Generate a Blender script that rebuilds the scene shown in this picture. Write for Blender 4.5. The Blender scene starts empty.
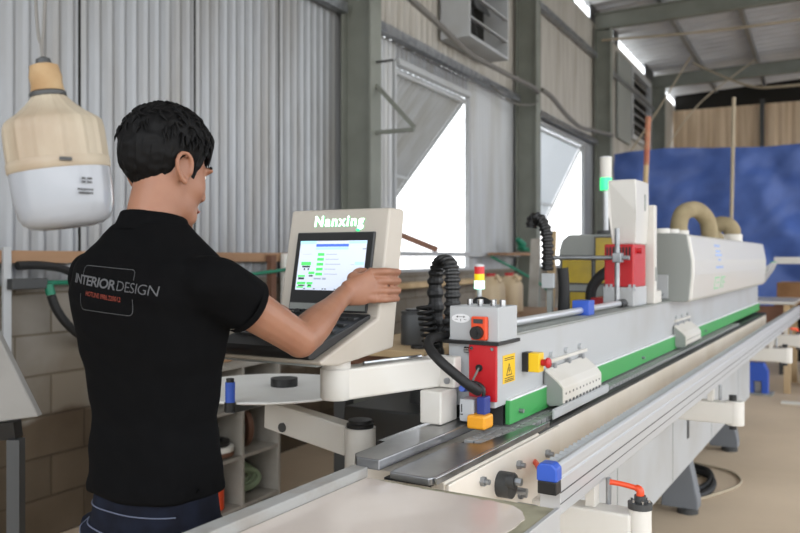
import bpy, bmesh, math, random
from math import sin, cos, pi, radians, sqrt, atan2
from mathutils import Vector, Matrix, noise
from mathutils.bvhtree import BVHTree
random.seed(7)
V = Vector
scene = bpy.context.scene
COL = scene.collection

# ------------------------------------------------------------------ camera, sky, exposure
cam_d = bpy.data.cameras.new('camera')
cam = bpy.data.objects.new('camera', cam_d); COL.objects.link(cam)
cam_d.sensor_width = 36.0; cam_d.lens = 36.0; cam_d.shift_y = -8.5 / 800.0
cam_d.clip_start = 0.05; cam_d.clip_end = 300
cam.location = (0, 0, 1.37)
cam.rotation_euler = (radians(90), 0, radians(30.6))
cam_d.dof.use_dof = True; cam_d.dof.focus_distance = 1.75; cam_d.dof.aperture_fstop = 4.5
scene.camera = cam
wd = bpy.data.worlds.new('sky'); scene.world = wd; wd.use_nodes = True
nt = wd.node_tree; bg = nt.nodes['Background']
tc = nt.nodes.new('ShaderNodeTexCoord'); sp = nt.nodes.new('ShaderNodeSeparateXYZ')
rp = nt.nodes.new('ShaderNodeValToRGB')
rp.color_ramp.elements[0].position = 0.0; rp.color_ramp.elements[0].color = (0.97, 0.98, 1.0, 1)
rp.color_ramp.elements[1].position = 0.9; rp.color_ramp.elements[1].color = (0.78, 0.88, 1.0, 1)
nt.links.new(tc.outputs['Generated'], sp.inputs[0]); nt.links.new(sp.outputs['Z'], rp.inputs[0])
nt.links.new(rp.outputs[0], bg.inputs[0]); bg.inputs[1].default_value = 1.75
scene.view_settings.view_transform = 'Standard'
scene.view_settings.look = 'None'
scene.view_settings.gamma = 1.0
scene.view_settings.use_curve_mapping = False
scene.view_settings.exposure = 1.0

# ------------------------------------------------------------------ materials
def lin(c):
    if isinstance(c, str):
        c = [int(c[i:i+2], 16) / 255 for i in (0, 2, 4)]
    return [x / 12.92 if x <= 0.04045 else ((x + 0.055) / 1.055) ** 2.4 for x in c]
def mat(name, c, rough=0.5, metal=0.0, c2=None, scale=6.0, lo=0.4, hi=0.7, bump=0.0, bscale=60.0, emit=None, es=0.0,
        trans=0.0, alpha=1.0, spec=0.5, stretch=None, sss=0.0, coat=0.0):
    m = bpy.data.materials.new(name); m.use_nodes = True
    n = m.node_tree.nodes; l = m.node_tree.links; b = n['Principled BSDF']
    b.inputs['Base Color'].default_value = (*lin(c), 1)
    b.inputs['Roughness'].default_value = rough; b.inputs['Metallic'].default_value = metal
    b.inputs['Specular IOR Level'].default_value = spec
    b.inputs['Transmission Weight'].default_value = trans; b.inputs['Alpha'].default_value = alpha
    b.inputs['Coat Weight'].default_value = coat
    if sss:
        b.inputs['Subsurface Weight'].default_value = sss; b.inputs['Subsurface Radius'].default_value = (0.012, 0.005, 0.003)
        b.inputs['Subsurface Scale'].default_value = 0.5
    if c2 is not None or bump:
        t = n.new('ShaderNodeTexCoord'); vec = t.outputs['Object']
        if stretch:
            mp = n.new('ShaderNodeMapping'); mp.inputs['Scale'].default_value = stretch
            l.new(vec, mp.inputs['Vector']); vec = mp.outputs[0]
    if c2 is not None:
        nz = n.new('ShaderNodeTexNoise'); nz.inputs['Scale'].default_value = scale; nz.inputs['Detail'].default_value = 6
        l.new(vec, nz.inputs['Vector'])
        r = n.new('ShaderNodeValToRGB'); r.color_ramp.elements[0].position = lo; r.color_ramp.elements[1].position = hi
        r.color_ramp.elements[0].color = (*lin(c), 1); r.color_ramp.elements[1].color = (*lin(c2), 1)
        l.new(nz.outputs['Fac'], r.inputs[0]); l.new(r.outputs[0], b.inputs['Base Color'])
    if bump:
        nb = n.new('ShaderNodeTexNoise'); nb.inputs['Scale'].default_value = bscale; nb.inputs['Detail'].default_value = 4
        l.new(vec, nb.inputs['Vector'])
        bp = n.new('ShaderNodeBump'); bp.inputs['Strength'].default_value = bump; bp.inputs['Distance'].default_value = 0.01
        l.new(nb.outputs['Fac'], bp.inputs['Height']); l.new(bp.outputs[0], b.inputs['Normal'])
    if emit is not None:
        b.inputs['Emission Color'].default_value = (*lin(emit), 1); b.inputs['Emission Strength'].default_value = es
    return m
def block_mat():
    m = bpy.data.materials.new('concrete_block'); m.use_nodes = True
    n = m.node_tree.nodes; l = m.node_tree.links; b = n['Principled BSDF']; b.inputs['Roughness'].default_value = 0.9
    t = n.new('ShaderNodeTexCoord'); s = n.new('ShaderNodeSeparateXYZ'); cb = n.new('ShaderNodeCombineXYZ')
    l.new(t.outputs['Object'], s.inputs[0]); l.new(s.outputs['Y'], cb.inputs[0]); l.new(s.outputs['Z'], cb.inputs[1])
    br = n.new('ShaderNodeTexBrick'); br.inputs['Scale'].default_value = 1.0
    br.inputs['Brick Width'].default_value = 0.40; br.inputs['Row Height'].default_value = 0.2; br.inputs['Mortar Size'].default_value = 0.007
    br.inputs['Mortar Smooth'].default_value = 0.5
    br.inputs['Color1'].default_value = (*lin('918c84'), 1); br.inputs['Color2'].default_value = (*lin('817c74'), 1); br.inputs['Mortar'].default_value = (*lin('6f675a'), 1)
    l.new(cb.outputs[0], br.inputs['Vector'])
    nz = n.new('ShaderNodeTexNoise'); nz.inputs['Scale'].default_value = 2.2; nz.inputs['Detail'].default_value = 8
    l.new(t.outputs['Object'], nz.inputs['Vector'])
    mx = n.new('ShaderNodeMix'); mx.data_type = 'RGBA'; mx.blend_type = 'MULTIPLY'
    r = n.new('ShaderNodeValToRGB'); r.color_ramp.elements[0].position = .35; r.color_ramp.elements[1].position = .7
    r.color_ramp.elements[0].color = (.62, .55, .46, 1); r.color_ramp.elements[1].color = (1, 1, 1, 1)
    l.new(nz.outputs['Fac'], r.inputs[0]); mx.inputs[0].default_value = 1
    l.new(br.outputs['Color'], mx.inputs[6]); l.new(r.outputs[0], mx.inputs[7]); 
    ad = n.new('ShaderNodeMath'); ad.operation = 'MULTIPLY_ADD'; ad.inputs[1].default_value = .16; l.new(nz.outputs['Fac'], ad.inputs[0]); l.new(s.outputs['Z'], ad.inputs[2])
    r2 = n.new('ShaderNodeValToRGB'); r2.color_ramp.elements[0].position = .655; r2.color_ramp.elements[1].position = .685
    r2.color_ramp.elements[0].color = (.40, .32, .23, 1); r2.color_ramp.elements[1].color = (1, 1, 1, 1)    # lower courses darker brown, with an uneven edge
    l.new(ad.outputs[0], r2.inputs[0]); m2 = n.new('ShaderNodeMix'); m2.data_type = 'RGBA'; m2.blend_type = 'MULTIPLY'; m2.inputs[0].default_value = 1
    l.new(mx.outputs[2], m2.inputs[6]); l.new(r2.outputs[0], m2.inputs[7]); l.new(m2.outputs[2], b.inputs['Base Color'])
    bp = n.new('ShaderNodeBump'); bp.inputs['Strength'].default_value = .6; bp.inputs['Distance'].default_value = .01; bp.invert = True
    l.new(br.outputs['Fac'], bp.inputs['Height']); l.new(bp.outputs[0], b.inputs['Normal'])
    return m
def dark_backing_mat():
    return mat('dark_backing', '14130f', 0.95)  # plain near-black; stands for shade in gaps and recesses
M = dict(
    white=mat('white_enamel', 'd0ccc4', 0.38, c2='c6bfb2', scale=3, lo=.5, hi=.75),
    cream=mat('cream_enamel', 'b8b0a4', 0.45, c2='aca294', scale=4, lo=.45, hi=.75),
    hoodwhite=mat('hood_white', 'cdcac3', 0.3),
    lightgrey=mat('light_grey_enamel', 'aeb0b1', 0.42, c2='a4a3a0', scale=3, lo=.5, hi=.75),
    grey=mat('mid_grey_enamel', '8b8e89', 0.5),
    darkgrey=mat('dark_grey', '3a3b3b', 0.5),
    black=mat('black_plastic', '161616', 0.45),
    rubber=mat('black_rubber', '121212', 0.65),
    steel=mat('polished_steel', 'b9babb', 0.22, 1.0, c2='8f8f8f', scale=8, lo=.45, hi=.7),
    darksteel=mat('dark_ground_steel', '98999b', 0.28, .9, c2='6e6d6c', scale=5, lo=.4, hi=.7),
    alu=mat('extruded_aluminium', 'bfc0c1', 0.42, 0.45),
    ivory=mat('ivory_enamel','e4dbce',0.45,c2='d8ccba',scale=4,lo=.45,hi=.8), discwhite=mat('tray_white','efeeea',.35,c2='e4e2db',scale=3), padgrey=mat('chain_pad','969694',0.5,.0,c2='7c7c7a',scale=20), lip_=mat('lip_board','9c9b97',.7,c2='857a6c',scale=7,lo=.5,hi=.75), clearroll=mat('clear_roller','c8cbcc',0.3,trans=.3), footgrey=mat('foot_grey','6d7176',0.5),
    sheetpale=mat('pale_zinc','b4b6b7',0.4,.2,c2='a19f99',scale=2.2,stretch=(1,2.5,.35),lo=.42,hi=.75),
    galv=mat('galvanised', 'a4a6a8', 0.4, 0.8, c2='85888b', scale=14, lo=.4, hi=.65),
    green=mat('green_enamel', '3f9a50', 0.4),
    red=mat('red_enamel', 'b3141c', 0.4),
    orangered=mat('orange_red_plastic', 'd8481f', 0.4),
    orange=mat('orange_plastic', 'd9601f', 0.4),
    fadedred=mat('faded_red_paint','a8604c',0.8,c2='b08a68',scale=14),
    amber=mat('amber_plastic', 'e39a1e', 0.4),
    yellow=mat('yellow_plastic', 'e8bd19', 0.4),
    ywin=mat('yellow_window', 'b59a12', 0.25, c2='8f7a14', scale=9),
    blue=mat('blue_plastic', '2f55b4', 0.4),
    navy=mat('navy_plastic', '25357e', 0.45),
    wood=mat('raw_wood', '9d7a5b', 0.75, c2='785a42', scale=3, stretch=(1, .12, 1)),
    palewood=mat('pale_wood', 'c3aa84', 0.75, c2='a48862', scale=3, stretch=(1, 1, .2)),
    darkwood=mat('brown_board', '6e4b38', 0.75, c2='573a2a', scale=5),
    card=mat('cardboard', '9c7450', 0.85, c2='86613f', scale=6),
    column=mat('grey_green_paint', '7c7f76', 0.6, c2='6d6f66', scale=2.5),
    sheet=mat('corrugated_zinc', '929496', 0.36, 0.25, c2='807d78', scale=2.2, stretch=(1, 2.5, .35), lo=.42, hi=.75),
    sheet2=mat('weathered_zinc', 'b1aca3', 0.5, 0.15, c2='9b9488', scale=2.2, stretch=(1, 2.5, .3), lo=.4, hi=.7),
    trans=mat('translucent_sheet', 'c9cdd0', 0.7, 0, trans=.35),
    roof=mat('roof_sheet', 'd2d4d8', 0.6, 0.0, c2='bfc1c6', scale=1.2),
    endwall=mat('beige_cladding', 'd0b99c', 0.8, c2='b89e80', scale=3, stretch=(3, 1, .2)),
    tarp=mat('blue_tarpaulin', '4c69b0', 0.5, c2='3c5694', scale=2.2, lo=.35, hi=.7),
    ground=mat('pale_yard','c9c4ba',0.9,c2='b9b3a8',scale=.3),
    floor=mat('dusty_concrete', 'd0bba1', 0.8, c2='b8a48b', scale=.9, lo=.35, hi=.75, bump=.15, bscale=25),
    rope=mat('rope', 'a99c86', 0.9),
    cable=mat('grey_cable', '6e6b66', 0.7),
    duct=mat('dusty_duct', '9b8c6c', 0.85, c2='86775a', scale=12),
    lamphouse=mat('yellowed_plastic', 'a99d89', 0.5, c2='88725a', scale=9, lo=.45, hi=.8, stretch=(1, 1, .5)),
    lampsock=mat('dusty_tape', 'a68c68', 0.8, c2='8b6b45', scale=14),
    diffuser=mat('milky_diffuser', '96999e', 0.2, coat=.3),
    panelboard=mat('grey_board', '918f8b', 0.6, c2='807e78', scale=3),
    film=mat('white_film', 'd6cac0', 0.22, c2='cbbdb1', scale=2.5, coat=.3),
    board=mat('worn_board_edge', '9d9880', 0.8, c2='7f7a66', scale=18),
    shelfw=mat('grey_white_melamine', 'a39d93', 0.6, c2='8a8479', scale=5),
    jug=mat('beige_plastic', 'cdb795', 0.45),
    greenp=mat('green_hose', '1f7458', 0.5),
    greenbag=mat('green_bag', '7d8a6c', 0.7),
    paper=mat('paper', 'd8d5cc', 0.8),
    skin=mat('skin', '976a52', 0.5, c2='8a5d46', scale=18, lo=.4, hi=.8, sss=.18),
    hair=mat('black_hair', '080707', 0.62, spec=.18),
    shirt=mat('black_cotton', '070708', 0.9, c2='09090a', scale=30, spec=.1),
    jeans=mat('dark_denim', '0c0f1a', 0.9, c2='131826', scale=25, spec=.2),
    stitch=mat('denim_thread', '5c6275', 0.8),
    eyew=mat('eye_white', 'e6e2dc', 0.2), iris=mat('iris', '22150f', 0.2), lip=mat('lip', 'a4604f', 0.45),
    printw=mat('pale_print', '535355', 0.85), printr=mat('red_print', '702a1c', 0.85), printd=mat('grey_print', '404041', 0.85),
    screen=mat('lit_screen', 'b9c0d0', 0.3, emit='dde6fb', es=.32),
    sblue=mat('screen_blue', '4d6fe0', 0.3, emit='4567dd', es=.35),
    scyan=mat('screen_cyan', '9fd6ee', 0.3, emit='9bd4ee', es=.5),
    sgreen=mat('screen_green', '56d86a', 0.3, emit='4fd765', es=.3),
    sgrey=mat('screen_grey', '8f98a8', 0.3, emit='99a2b4', es=.35),
    sdark=mat('screen_dark', '303a3c', 0.3, emit='2f3a3c', es=.2),
    letterside=mat('green_letter_side','2fc070',0.4,emit='20d070',es=.45),
    glow=mat('lit_lettering', 'd8ffe8', 0.3, emit='eefff6', es=1.3),
    glowgreen=mat('lit_green', '40e890', 0.3, emit='2ee078', es=.75),
    glowedge=mat('lit_green_edge','4fc98a',0.4,emit='38d880',es=.3),
    chrome=mat('chrome_rod','d8d9da',0.3,.6),
    glowwhite=mat('lit_pale_lens', 'd8fff0', 0.3, emit='aaffdd', es=1.5),
    lensr=mat('red_lens', 'c0282a', 0.3, emit='c0282a', es=.15), lensy=mat('yellow_lens', 'e8c820', 0.3, emit='e8c820', es=.25),
    sticker=mat('yellow_sticker', 'e3b81c', 0.5), ink=mat('black_ink', '1a1a1a', 0.6), blueink=mat('blue_ink', '9db2dc', 0.6), greenink=mat('green_ink', '8cc79a', 0.6), whiteink=mat('white_ink', 'dddddd', 0.6),
    darkback=dark_backing_mat(), block=block_mat(),
)

# ------------------------------------------------------------------ mesh helpers
FR = radians(2.9)                                   # the long wall stands at 2.9 degrees to the machine
WF = Matrix.Rotation(FR, 4, 'Z')
def wf(x, y, z): return WF @ V((x, y, z))
WORLD = {}
class MB:
    def __init__(s): s.v = []; s.f = []
    def add(s, vs, fs):
        b = len(s.v); s.v += [V(p) for p in vs]; s.f += [tuple(b + i for i in f) for f in fs]; return s
    def box(s, lo, hi, M4=None):
        x0, y0, z0 = lo; x1, y1, z1 = hi
        vs = [V(p) for p in ((x0,y0,z0),(x1,y0,z0),(x1,y1,z0),(x0,y1,z0),(x0,y0,z1),(x1,y0,z1),(x1,y1,z1),(x0,y1,z1))]
        if M4 is not None: vs = [M4 @ p for p in vs]
        return s.add(vs, [(0,3,2,1),(4,5,6,7),(0,1,5,4),(1,2,6,5),(2,3,7,6),(3,0,4,7)])
    def bar(s, a, b, w, h, up=(0,0,1)):             # a rectangular bar from a to b, w across, h along up
        a = V(a); b = V(b); d = (b - a).normalized(); up = V(up)
        if abs(d.dot(up)) > .98: up = V((1,0,0))
        x = d.cross(up).normalized() * (w / 2); z = x.cross(d).normalized() * (h / 2)
        vs = [p + i * x + j * z for p in (a, b) for i, j in ((-1,-1),(1,-1),(1,1),(-1,1))]
        return s.add(vs, [(0,3,2,1),(4,5,6,7),(0,1,5,4),(1,2,6,5),(2,3,7,6),(3,0,4,7)])
    def rings(s, rings, caps=True, closed=True):
        n = len(rings[0]); vs = [p for r in rings for p in r]; fs = []
        for i in range(len(rings) - 1):
            for j in range(n if closed else n - 1):
                k = (j + 1) % n
                fs.append((i*n+j, i*n+k, (i+1)*n+k, (i+1)*n+j))
        if caps and closed:
            fs.append(tuple(range(n))[::-1]); fs.append(tuple((len(rings)-1)*n + j for j in range(n)))
        return s.add(vs, fs)
    def tube(s, pts, r, n=10, ref=None, caps=True, flat=1.0):   # r: number, list, or list of (across, along-ref) pairs
        pts = [V(p) for p in pts]; m = len(pts)
        rr = r if isinstance(r, (list, tuple)) else [r] * m
        rg = []; pu = V(ref) if ref else None
        for i, p in enumerate(pts):
            d = (pts[min(i+1, m-1)] - pts[max(i-1, 0)]).normalized()
            if pu is None: pu = V((0,0,1)) if abs(d.z) < .9 else V((1,0,0))
            u = (pu - d * pu.dot(d))
            if u.length < 1e-4: u = d.orthogonal()
            u.normalize(); w = d.cross(u)
            if ref is None: pu = u
            ra, rb = rr[i] if isinstance(rr[i], (list, tuple)) else (rr[i], rr[i] * flat)
            rg.append([p + w * (ra * cos(2*pi*j/n)) + u * (rb * sin(2*pi*j/n)) for j in range(n)])
        return s.rings(rg, caps)
    def cyl(s, a, b, r, r2=None, n=20): return s.tube([a, b], [r, r if r2 is None else r2], n)
    def prism(s, poly, lo, hi, f):                   # f(p, q, t) -> point; poly in (p, q), t from lo to hi
        n = len(poly); vs = [f(p, q, lo) for p, q in poly] + [f(p, q, hi) for p, q in poly]
        return s.add(vs, [tuple(range(n))[::-1], tuple(range(n, 2*n))] + [(i, (i+1) % n, n+(i+1) % n, n+i) for i in range(n)])
    def lathe(s, prof, c=(0,0,0), n=24, sq=None, M4=None, ribs=0, ribamp=0):
        rg = []
        for r, z in prof:
            ring = []
            for j in range(n):
                a = 2*pi*j/n; k = 1.0
                if sq: k = 1.0 / ((abs(cos(a))**sq + abs(sin(a))**sq) ** (1.0/sq))
                if ribs: k *= 1 + ribamp * (1 if (j % (n // ribs)) < (n // ribs) / 4 else 0)
                p = V((r*k*cos(a), r*k*sin(a), z))
                if M4 is not None: p = M4 @ p
                ring.append(p + V(c))
            rg.append(ring)
        return s.rings(rg)
    def ell(s, c, r, M4=None, nu=20, nv=12):
        rg = []
        for i in range(1, nv):
            t = pi*i/nv; rg.append([V((r[0]*sin(t)*cos(2*pi*j/nu), r[1]*sin(t)*sin(2*pi*j/nu), -r[2]*cos(t))) for j in range(nu)])
        vs = [p for g in rg for p in g] + [V((0,0,-r[2])), V((0,0,r[2]))]
        fs = [(i*nu+j, i*nu+(j+1) % nu, (i+1)*nu+(j+1) % nu, (i+1)*nu+j) for i in range(nv-2) for j in range(nu)]
        a = len(vs) - 2
        fs += [(a, (j+1) % nu, j) for j in range(nu)] + [(a+1, (nv-2)*nu+j, (nv-2)*nu+(j+1) % nu) for j in range(nu)]
        c = V(c); vs = [p + c for p in vs]
        if M4 is not None: vs = [M4 @ p for p in vs]
        return s.add(vs, fs)
    def xf(s, M4): s.v = [M4 @ p for p in s.v]; return s
    def build(s, name, m, parent=None, smooth=False, bevel=0.0, M4=None, kind=None, fix=True):
        vs = [M4 @ p for p in s.v] if M4 is not None else s.v
        lo = V([min(p[i] for p in vs) for i in range(3)]); hi = V([max(p[i] for p in vs) for i in range(3)])
        c = V(((lo.x+hi.x)/2, (lo.y+hi.y)/2, lo.z))
        me = bpy.data.meshes.new(name); me.from_pydata([p - c for p in vs], [], s.f)
        if fix or bevel:
            bm = bmesh.new(); bm.from_mesh(me)
            if fix: bmesh.ops.recalc_face_normals(bm, faces=bm.faces)
            if bevel:
                es = [e for e in bm.edges if len(e.link_faces) == 2 and e.calc_face_angle(0) > radians(35)]
                bmesh.ops.bevel(bm, geom=es, offset=bevel, segments=2, affect='EDGES', profile=.5, clamp_overlap=True)
            bm.to_mesh(me); bm.free()
        return link(name, me, m, c, parent, smooth, kind)
def link(name, me, m, c, parent=None, smooth=False, kind=None):
    me.materials.append(M[m] if isinstance(m, str) else m)
    if smooth:
        for p in me.polygons: p.use_smooth = True
        try: me.set_sharp_from_angle(angle=radians(42))
        except Exception: pass
    o = bpy.data.objects.new(name, me); COL.objects.link(o)
    o.location = c; WORLD[o.name] = V(c)
    if parent is not None:
        o.parent = parent; o.matrix_parent_inverse = Matrix.Translation(-WORLD[parent.name])
    if kind: o['kind'] = kind
    return o
def empty(name, loc, label=None, cat=None, group=None):
    o = bpy.data.objects.new(name, None); COL.objects.link(o); o.location = loc; WORLD[o.name] = V(loc); o.empty_display_size = .1
    return tag(o, label, cat, group)
def tag(o, label=None, cat=None, group=None):
    if label: o['label'] = label
    if cat: o['category'] = cat
    if group: o['group'] = group
    return o
def copy_part(o, delta, parent):
    c = o.copy(); COL.objects.link(c); c.parent = parent; c.matrix_parent_inverse = o.matrix_parent_inverse.copy()
    c.location = V(o.location) + V(delta); WORLD[c.name] = WORLD[o.name] + V(delta); return c
def copy_tree(o, delta, label=None, group=None):
    kids = [k for k in COL.objects if k.parent == o]
    c = o.copy(); COL.objects.link(c); c.location = V(o.location) + V(delta); WORLD[c.name] = WORLD[o.name] + V(delta)
    if label: c['label'] = label
    if group: c['group'] = group
    for k in kids:
        d = k.copy(); COL.objects.link(d); d.parent = c
        sub = [q for q in COL.objects if q.parent == k]
        for q in sub:
            e = q.copy(); COL.objects.link(e); e.parent = d
    return c
def curve_pts(pts, k=6):                              # Catmull-Rom through pts
    P = [V(p) for p in pts]; out = []
    for i in range(len(P) - 1):
        a, b, c, d = P[max(i-1, 0)], P[i], P[i+1], P[min(i+2, len(P)-1)]
        for j in range(k):
            t = j / k
            out.append(.5 * ((2*b) + (c-a)*t + (2*a-5*b+4*c-d)*t*t + (3*b-a-3*c+d)*t*t*t))
    return out + [P[-1]]
def remeshed(mb, voxel, it=4, fac=.5):
    me = bpy.data.meshes.new('tmp'); me.from_pydata(mb.v, [], mb.f)
    bm = bmesh.new(); bm.from_mesh(me); bmesh.ops.recalc_face_normals(bm, faces=bm.faces); bm.to_mesh(me); bm.free()
    o = bpy.data.objects.new('tmp', me); COL.objects.link(o)
    r = o.modifiers.new('r', 'REMESH'); r.mode = 'VOXEL'; r.voxel_size = voxel
    if it:
        sm = o.modifiers.new('s', 'SMOOTH'); sm.iterations = it; sm.factor = fac
    dg = bpy.context.evaluated_depsgraph_get(); dg.update()
    out = bpy.data.meshes.new_from_object(o.evaluated_get(dg))
    bpy.data.objects.remove(o); bpy.data.meshes.remove(me)
    return out
def finish_mesh(name, me, m, parent, smooth=True):
    vs = [v.co.copy() for v in me.vertices]
    c = V(((min(p.x for p in vs)+max(p.x for p in vs))/2, (min(p.y for p in vs)+max(p.y for p in vs))/2, min(p.z for p in vs)))
    for v in me.vertices: v.co -= c
    me.name = name; me.materials.clear(); me.materials.append(M[m])
    for p in me.polygons: p.use_smooth = smooth
    o = bpy.data.objects.new(name, me); COL.objects.link(o); o.location = c; WORLD[o.name] = c
    if parent is not None:
        o.parent = parent; o.matrix_parent_inverse = Matrix.Translation(-WORLD[parent.name])
    return o
def text_mesh(body, size, extrude=.0008, bold=0.0, shear=0.0, spacing=1.0, align='CENTER'):
    cu = bpy.data.curves.new('t', 'FONT'); cu.body = body; cu.size = size; cu.extrude = extrude; cu.offset = bold; cu.shear = shear
    cu.space_character = spacing; cu.align_x = align; cu.align_y = 'CENTER'; cu.resolution_u = 3
    o = bpy.data.objects.new('t', cu); COL.objects.link(o)
    dg = bpy.context.evaluated_depsgraph_get(); dg.update()
    me = bpy.data.meshes.new_from_object(o.evaluated_get(dg))
    bpy.data.objects.remove(o); bpy.data.curves.remove(cu)
    mb = MB(); mb.add([v.co.copy() for v in me.vertices], [tuple(p.vertices) for p in me.polygons]); bpy.data.meshes.remove(me)
    return mb
def pd(u, v, D):                                     # a point at depth D along the line of sight of the survey photograph
    a = (u-400)/800; return V((D*(-.509+.8607*a), D*(.8607+.509*a), 1.37+D*(258-v)/800))
def frame(o, x, y):                                   # matrix with given origin, x and y axes
    x = V(x).normalized(); z = x.cross(V(y)).normalized(); y = z.cross(x)
    return Matrix(((x.x, y.x, z.x, o[0]), (x.y, y.y, z.y, o[1]), (x.z, y.z, z.z, o[2]), (0, 0, 0, 1)))
# ================================================================== STRUCTURE (wall frame: x = -3.35 is the long wall)
XW = -3.35
MB().box((XW-.15,-5,-.1),(8.2,23,0)).xf(WF).build('floor','floor',kind='structure')
MB().box((-60,-45,-.2),(70,75,-.1)).build('ground','ground',kind='structure')  # unseen yard, made pale to bounce sky light up onto the roof
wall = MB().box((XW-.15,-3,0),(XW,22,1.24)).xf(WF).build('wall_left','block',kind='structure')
def corrugated(mb, y0, y1, z0, z1, f, pitch=.107, amp=.009, nz=1, per=10):
    n = max(2, int((y1-y0)/pitch*per))
    rows = []
    for k in range(nz+1):
        z = z0 + (z1-z0)*k/nz
        rows.append([f(amp*(2*max(0,cos(2*pi*(y0+(y1-y0)*i/n)/pitch))**1.4-1), y0+(y1-y0)*i/n, z) for i in range(n+1)])
    return mb.rings(rows, caps=False, closed=False)
def wall_sheet(y0, y1, z0, z1, m, off=0, parent=wall, amp=.0038, pitch=.0857, gap=-.012):
    mb = corrugated(MB(), y0+gap, y1-gap, z0, z1, lambda a,y,z: wf(XW-.02+a+off, y, z), amp=amp, pitch=pitch)
    return mb.build('cladding_sheet', m, parent, smooth=True, kind='structure', fix=False)
Y0 = 2.878; ST = .857
for k in range(-7, 3):                                # bay before the first column, full height
    wall_sheet(Y0+ST*k, Y0+ST*(k+1), 1.2, 5.35, 'sheet', off=0, gap=.009)
    MB().box((XW-.036, Y0+ST*k-.03, 1.2),(XW-.027, Y0+ST*k+.03, 5.35)).xf(WF).build('seam_shade_strip','darkback',wall,kind='structure')  # near-black strip behind each seam gap paints its shadow line
wall_sheet(5.449, 6.32, 1.2, 3.3, 'sheetpale'); wall_sheet(8.0, 8.857, 1.2, 3.3, 'sheetpale'); wall_sheet(8.857, 9.6, 1.2, 3.3, 'sheetpale', -.006)
wall_sheet(9.6, 10.36, 1.2, 3.3, 'sheetpale'); wall_sheet(12.75, 13.6, 1.2, 3.3, 'sheet')
wall_sheet(6.32, 8.0, 3.12, 3.3, 'sheet'); wall_sheet(10.36, 12.75, 3.2, 3.3, 'sheet')
for a, b in ((5.449,6.3),(6.3,7.2),(7.2,8.1),(8.1,8.95),(8.95,9.8),(9.8,10.7),(10.7,11.6),(11.6,12.5),(12.5,13.6)):
    wall_sheet(a, b, 3.3, 5.35, 'sheet2', off=-.004*(int(a*10) % 2), amp=.006, pitch=.12)
for a, b in ((13.6,14.9),(14.9,16.2),(18.2,20),(20,22)): wall_sheet(a, b, 1.2, 5.35, 'sheet2', amp=.006, pitch=.12)
wall_sheet(16.2, 18.2, 1.2, 3.75, 'sheet2', amp=.006, pitch=.12); wall_sheet(16.2, 18.2, 5.2, 5.35, 'sheet2', amp=.006, pitch=.12)
# girts along the wall
MB().box((XW+.005,-3,3.29),(XW+.075,5.36,3.37)).xf(WF).build('trim_1','galv',kind='structure')
MB().box((XW+.005,5.6,3.29),(XW+.085,9.42,3.37)).xf(WF).build('trim_2','galv',kind='structure')
MB().box((XW+.005,9.7,3.25),(XW+.085,13.3,3.33)).xf(WF).build('trim_3','galv',kind='structure')
MB().box((XW+.005,13.55,4.65),(XW+.07,18.5,4.73)).xf(WF).build('trim_4','galv',kind='structure')
MB().box((XW+.005,5.6,1.385),(XW+.055,10.3,1.43)).xf(WF).build('trim_5','lightgrey',kind='structure')
MB().box((XW+.005,9.7,4.7),(XW+.075,13.3,4.78)).xf(WF).build('trim_6','galv',kind='structure')
# timber rail nailed along the bottom of the sheets
for i,(a,b) in enumerate(((1.2,3.18),(3.19,5.33))):
    o = MB().box((XW+.0,a,1.345),(XW+.045,b,1.405)).xf(WF).build('trim_%d' % (7+i),'wood',bevel=.003,kind='structure')
# steel columns (H sections)
def h_column(x0, x1, y0, y1, z1):
    mb = MB(); t = .016; ym = (y0+y1)/2
    mb.box((x1-t,y0,0),(x1,y1,z1)); mb.box((x0,y0,0),(x0+t,y1,z1)); mb.box((x0+t,ym-t/2,0),(x1-t,ym+t/2,z1))
    return mb.xf(WF).build('column','column',kind='structure')
COLY = (5.36, 9.44, 13.35, 18.55)
for y in (1.3,)+COLY: h_column(XW+.01, XW+.28, y, y+.17, 5.188)
for y in (1.3,)+COLY: h_column(5.7, 5.97, y, y+.17, 5.372)
# roof: sheets with ribs, purlins, beams; a gap stays open between wall and roof
mb = MB(); rows = []
def rz(x): return 5.62 + .05*(x-XW)
ys = []
y = -3.0
while y < 23:
    ys += [(y,0),(y+.24,0),(y+.26,-.035),(y+.3,-.035),(y+.32,0)]; y += .34
mb.rings([[wf(x, yy, rz(x)+d) for yy, d in ys] for x in (XW-.12, 1, 6)], caps=False, closed=False)
mb.rings([[wf(x, yy, rz(x)+.05) for yy in (-3, 23)] for x in (XW-.12, 6)], caps=False, closed=False)
roof = mb.build('ceiling','roof',kind='structure',fix=False)
for i,x in enumerate((-2.3,-1.2,-.1,1.0,2.1,3.2,4.3,5.4)):
    MB().box((x-.035,-3,rz(x)-.16),(x+.035,21.4,rz(x)-.036)).xf(WF).build('purlin','galv',roof,kind='structure')
for i,y in enumerate((1.3,)+COLY):
    mb = MB()
    for (w, za, zb) in ((.075,5.19,5.21),(.008,5.21,5.44),(.075,5.44,5.46)):
        ym = y+.085
        a = [wf(x, ym+dy, z + .02*(x-XW)) for x in (XW+.0,) for dy, z in ((-w,za),(w,za),(w,zb),(-w,zb))]
        b = [wf(x, ym+dy, z + .02*(x-XW)) for x in (6,) for dy, z in ((-w,za),(w,za),(w,zb),(-w,zb))]
        mb.rings([a,b])
    mb.build('roof_beam','column',kind='structure')
# eave closers: short pieces that shut the gap beside the beams
for a,b in ((-3,9.6),(11.5,12.2),(13.2,14.4),(14.9,15.3),(17.9,18.9)):
    MB().box((XW-.03,a,5.33),(XW-.02,b,5.62)).xf(WF).build('eave_closer','darkgrey',roof,kind='structure')
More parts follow.
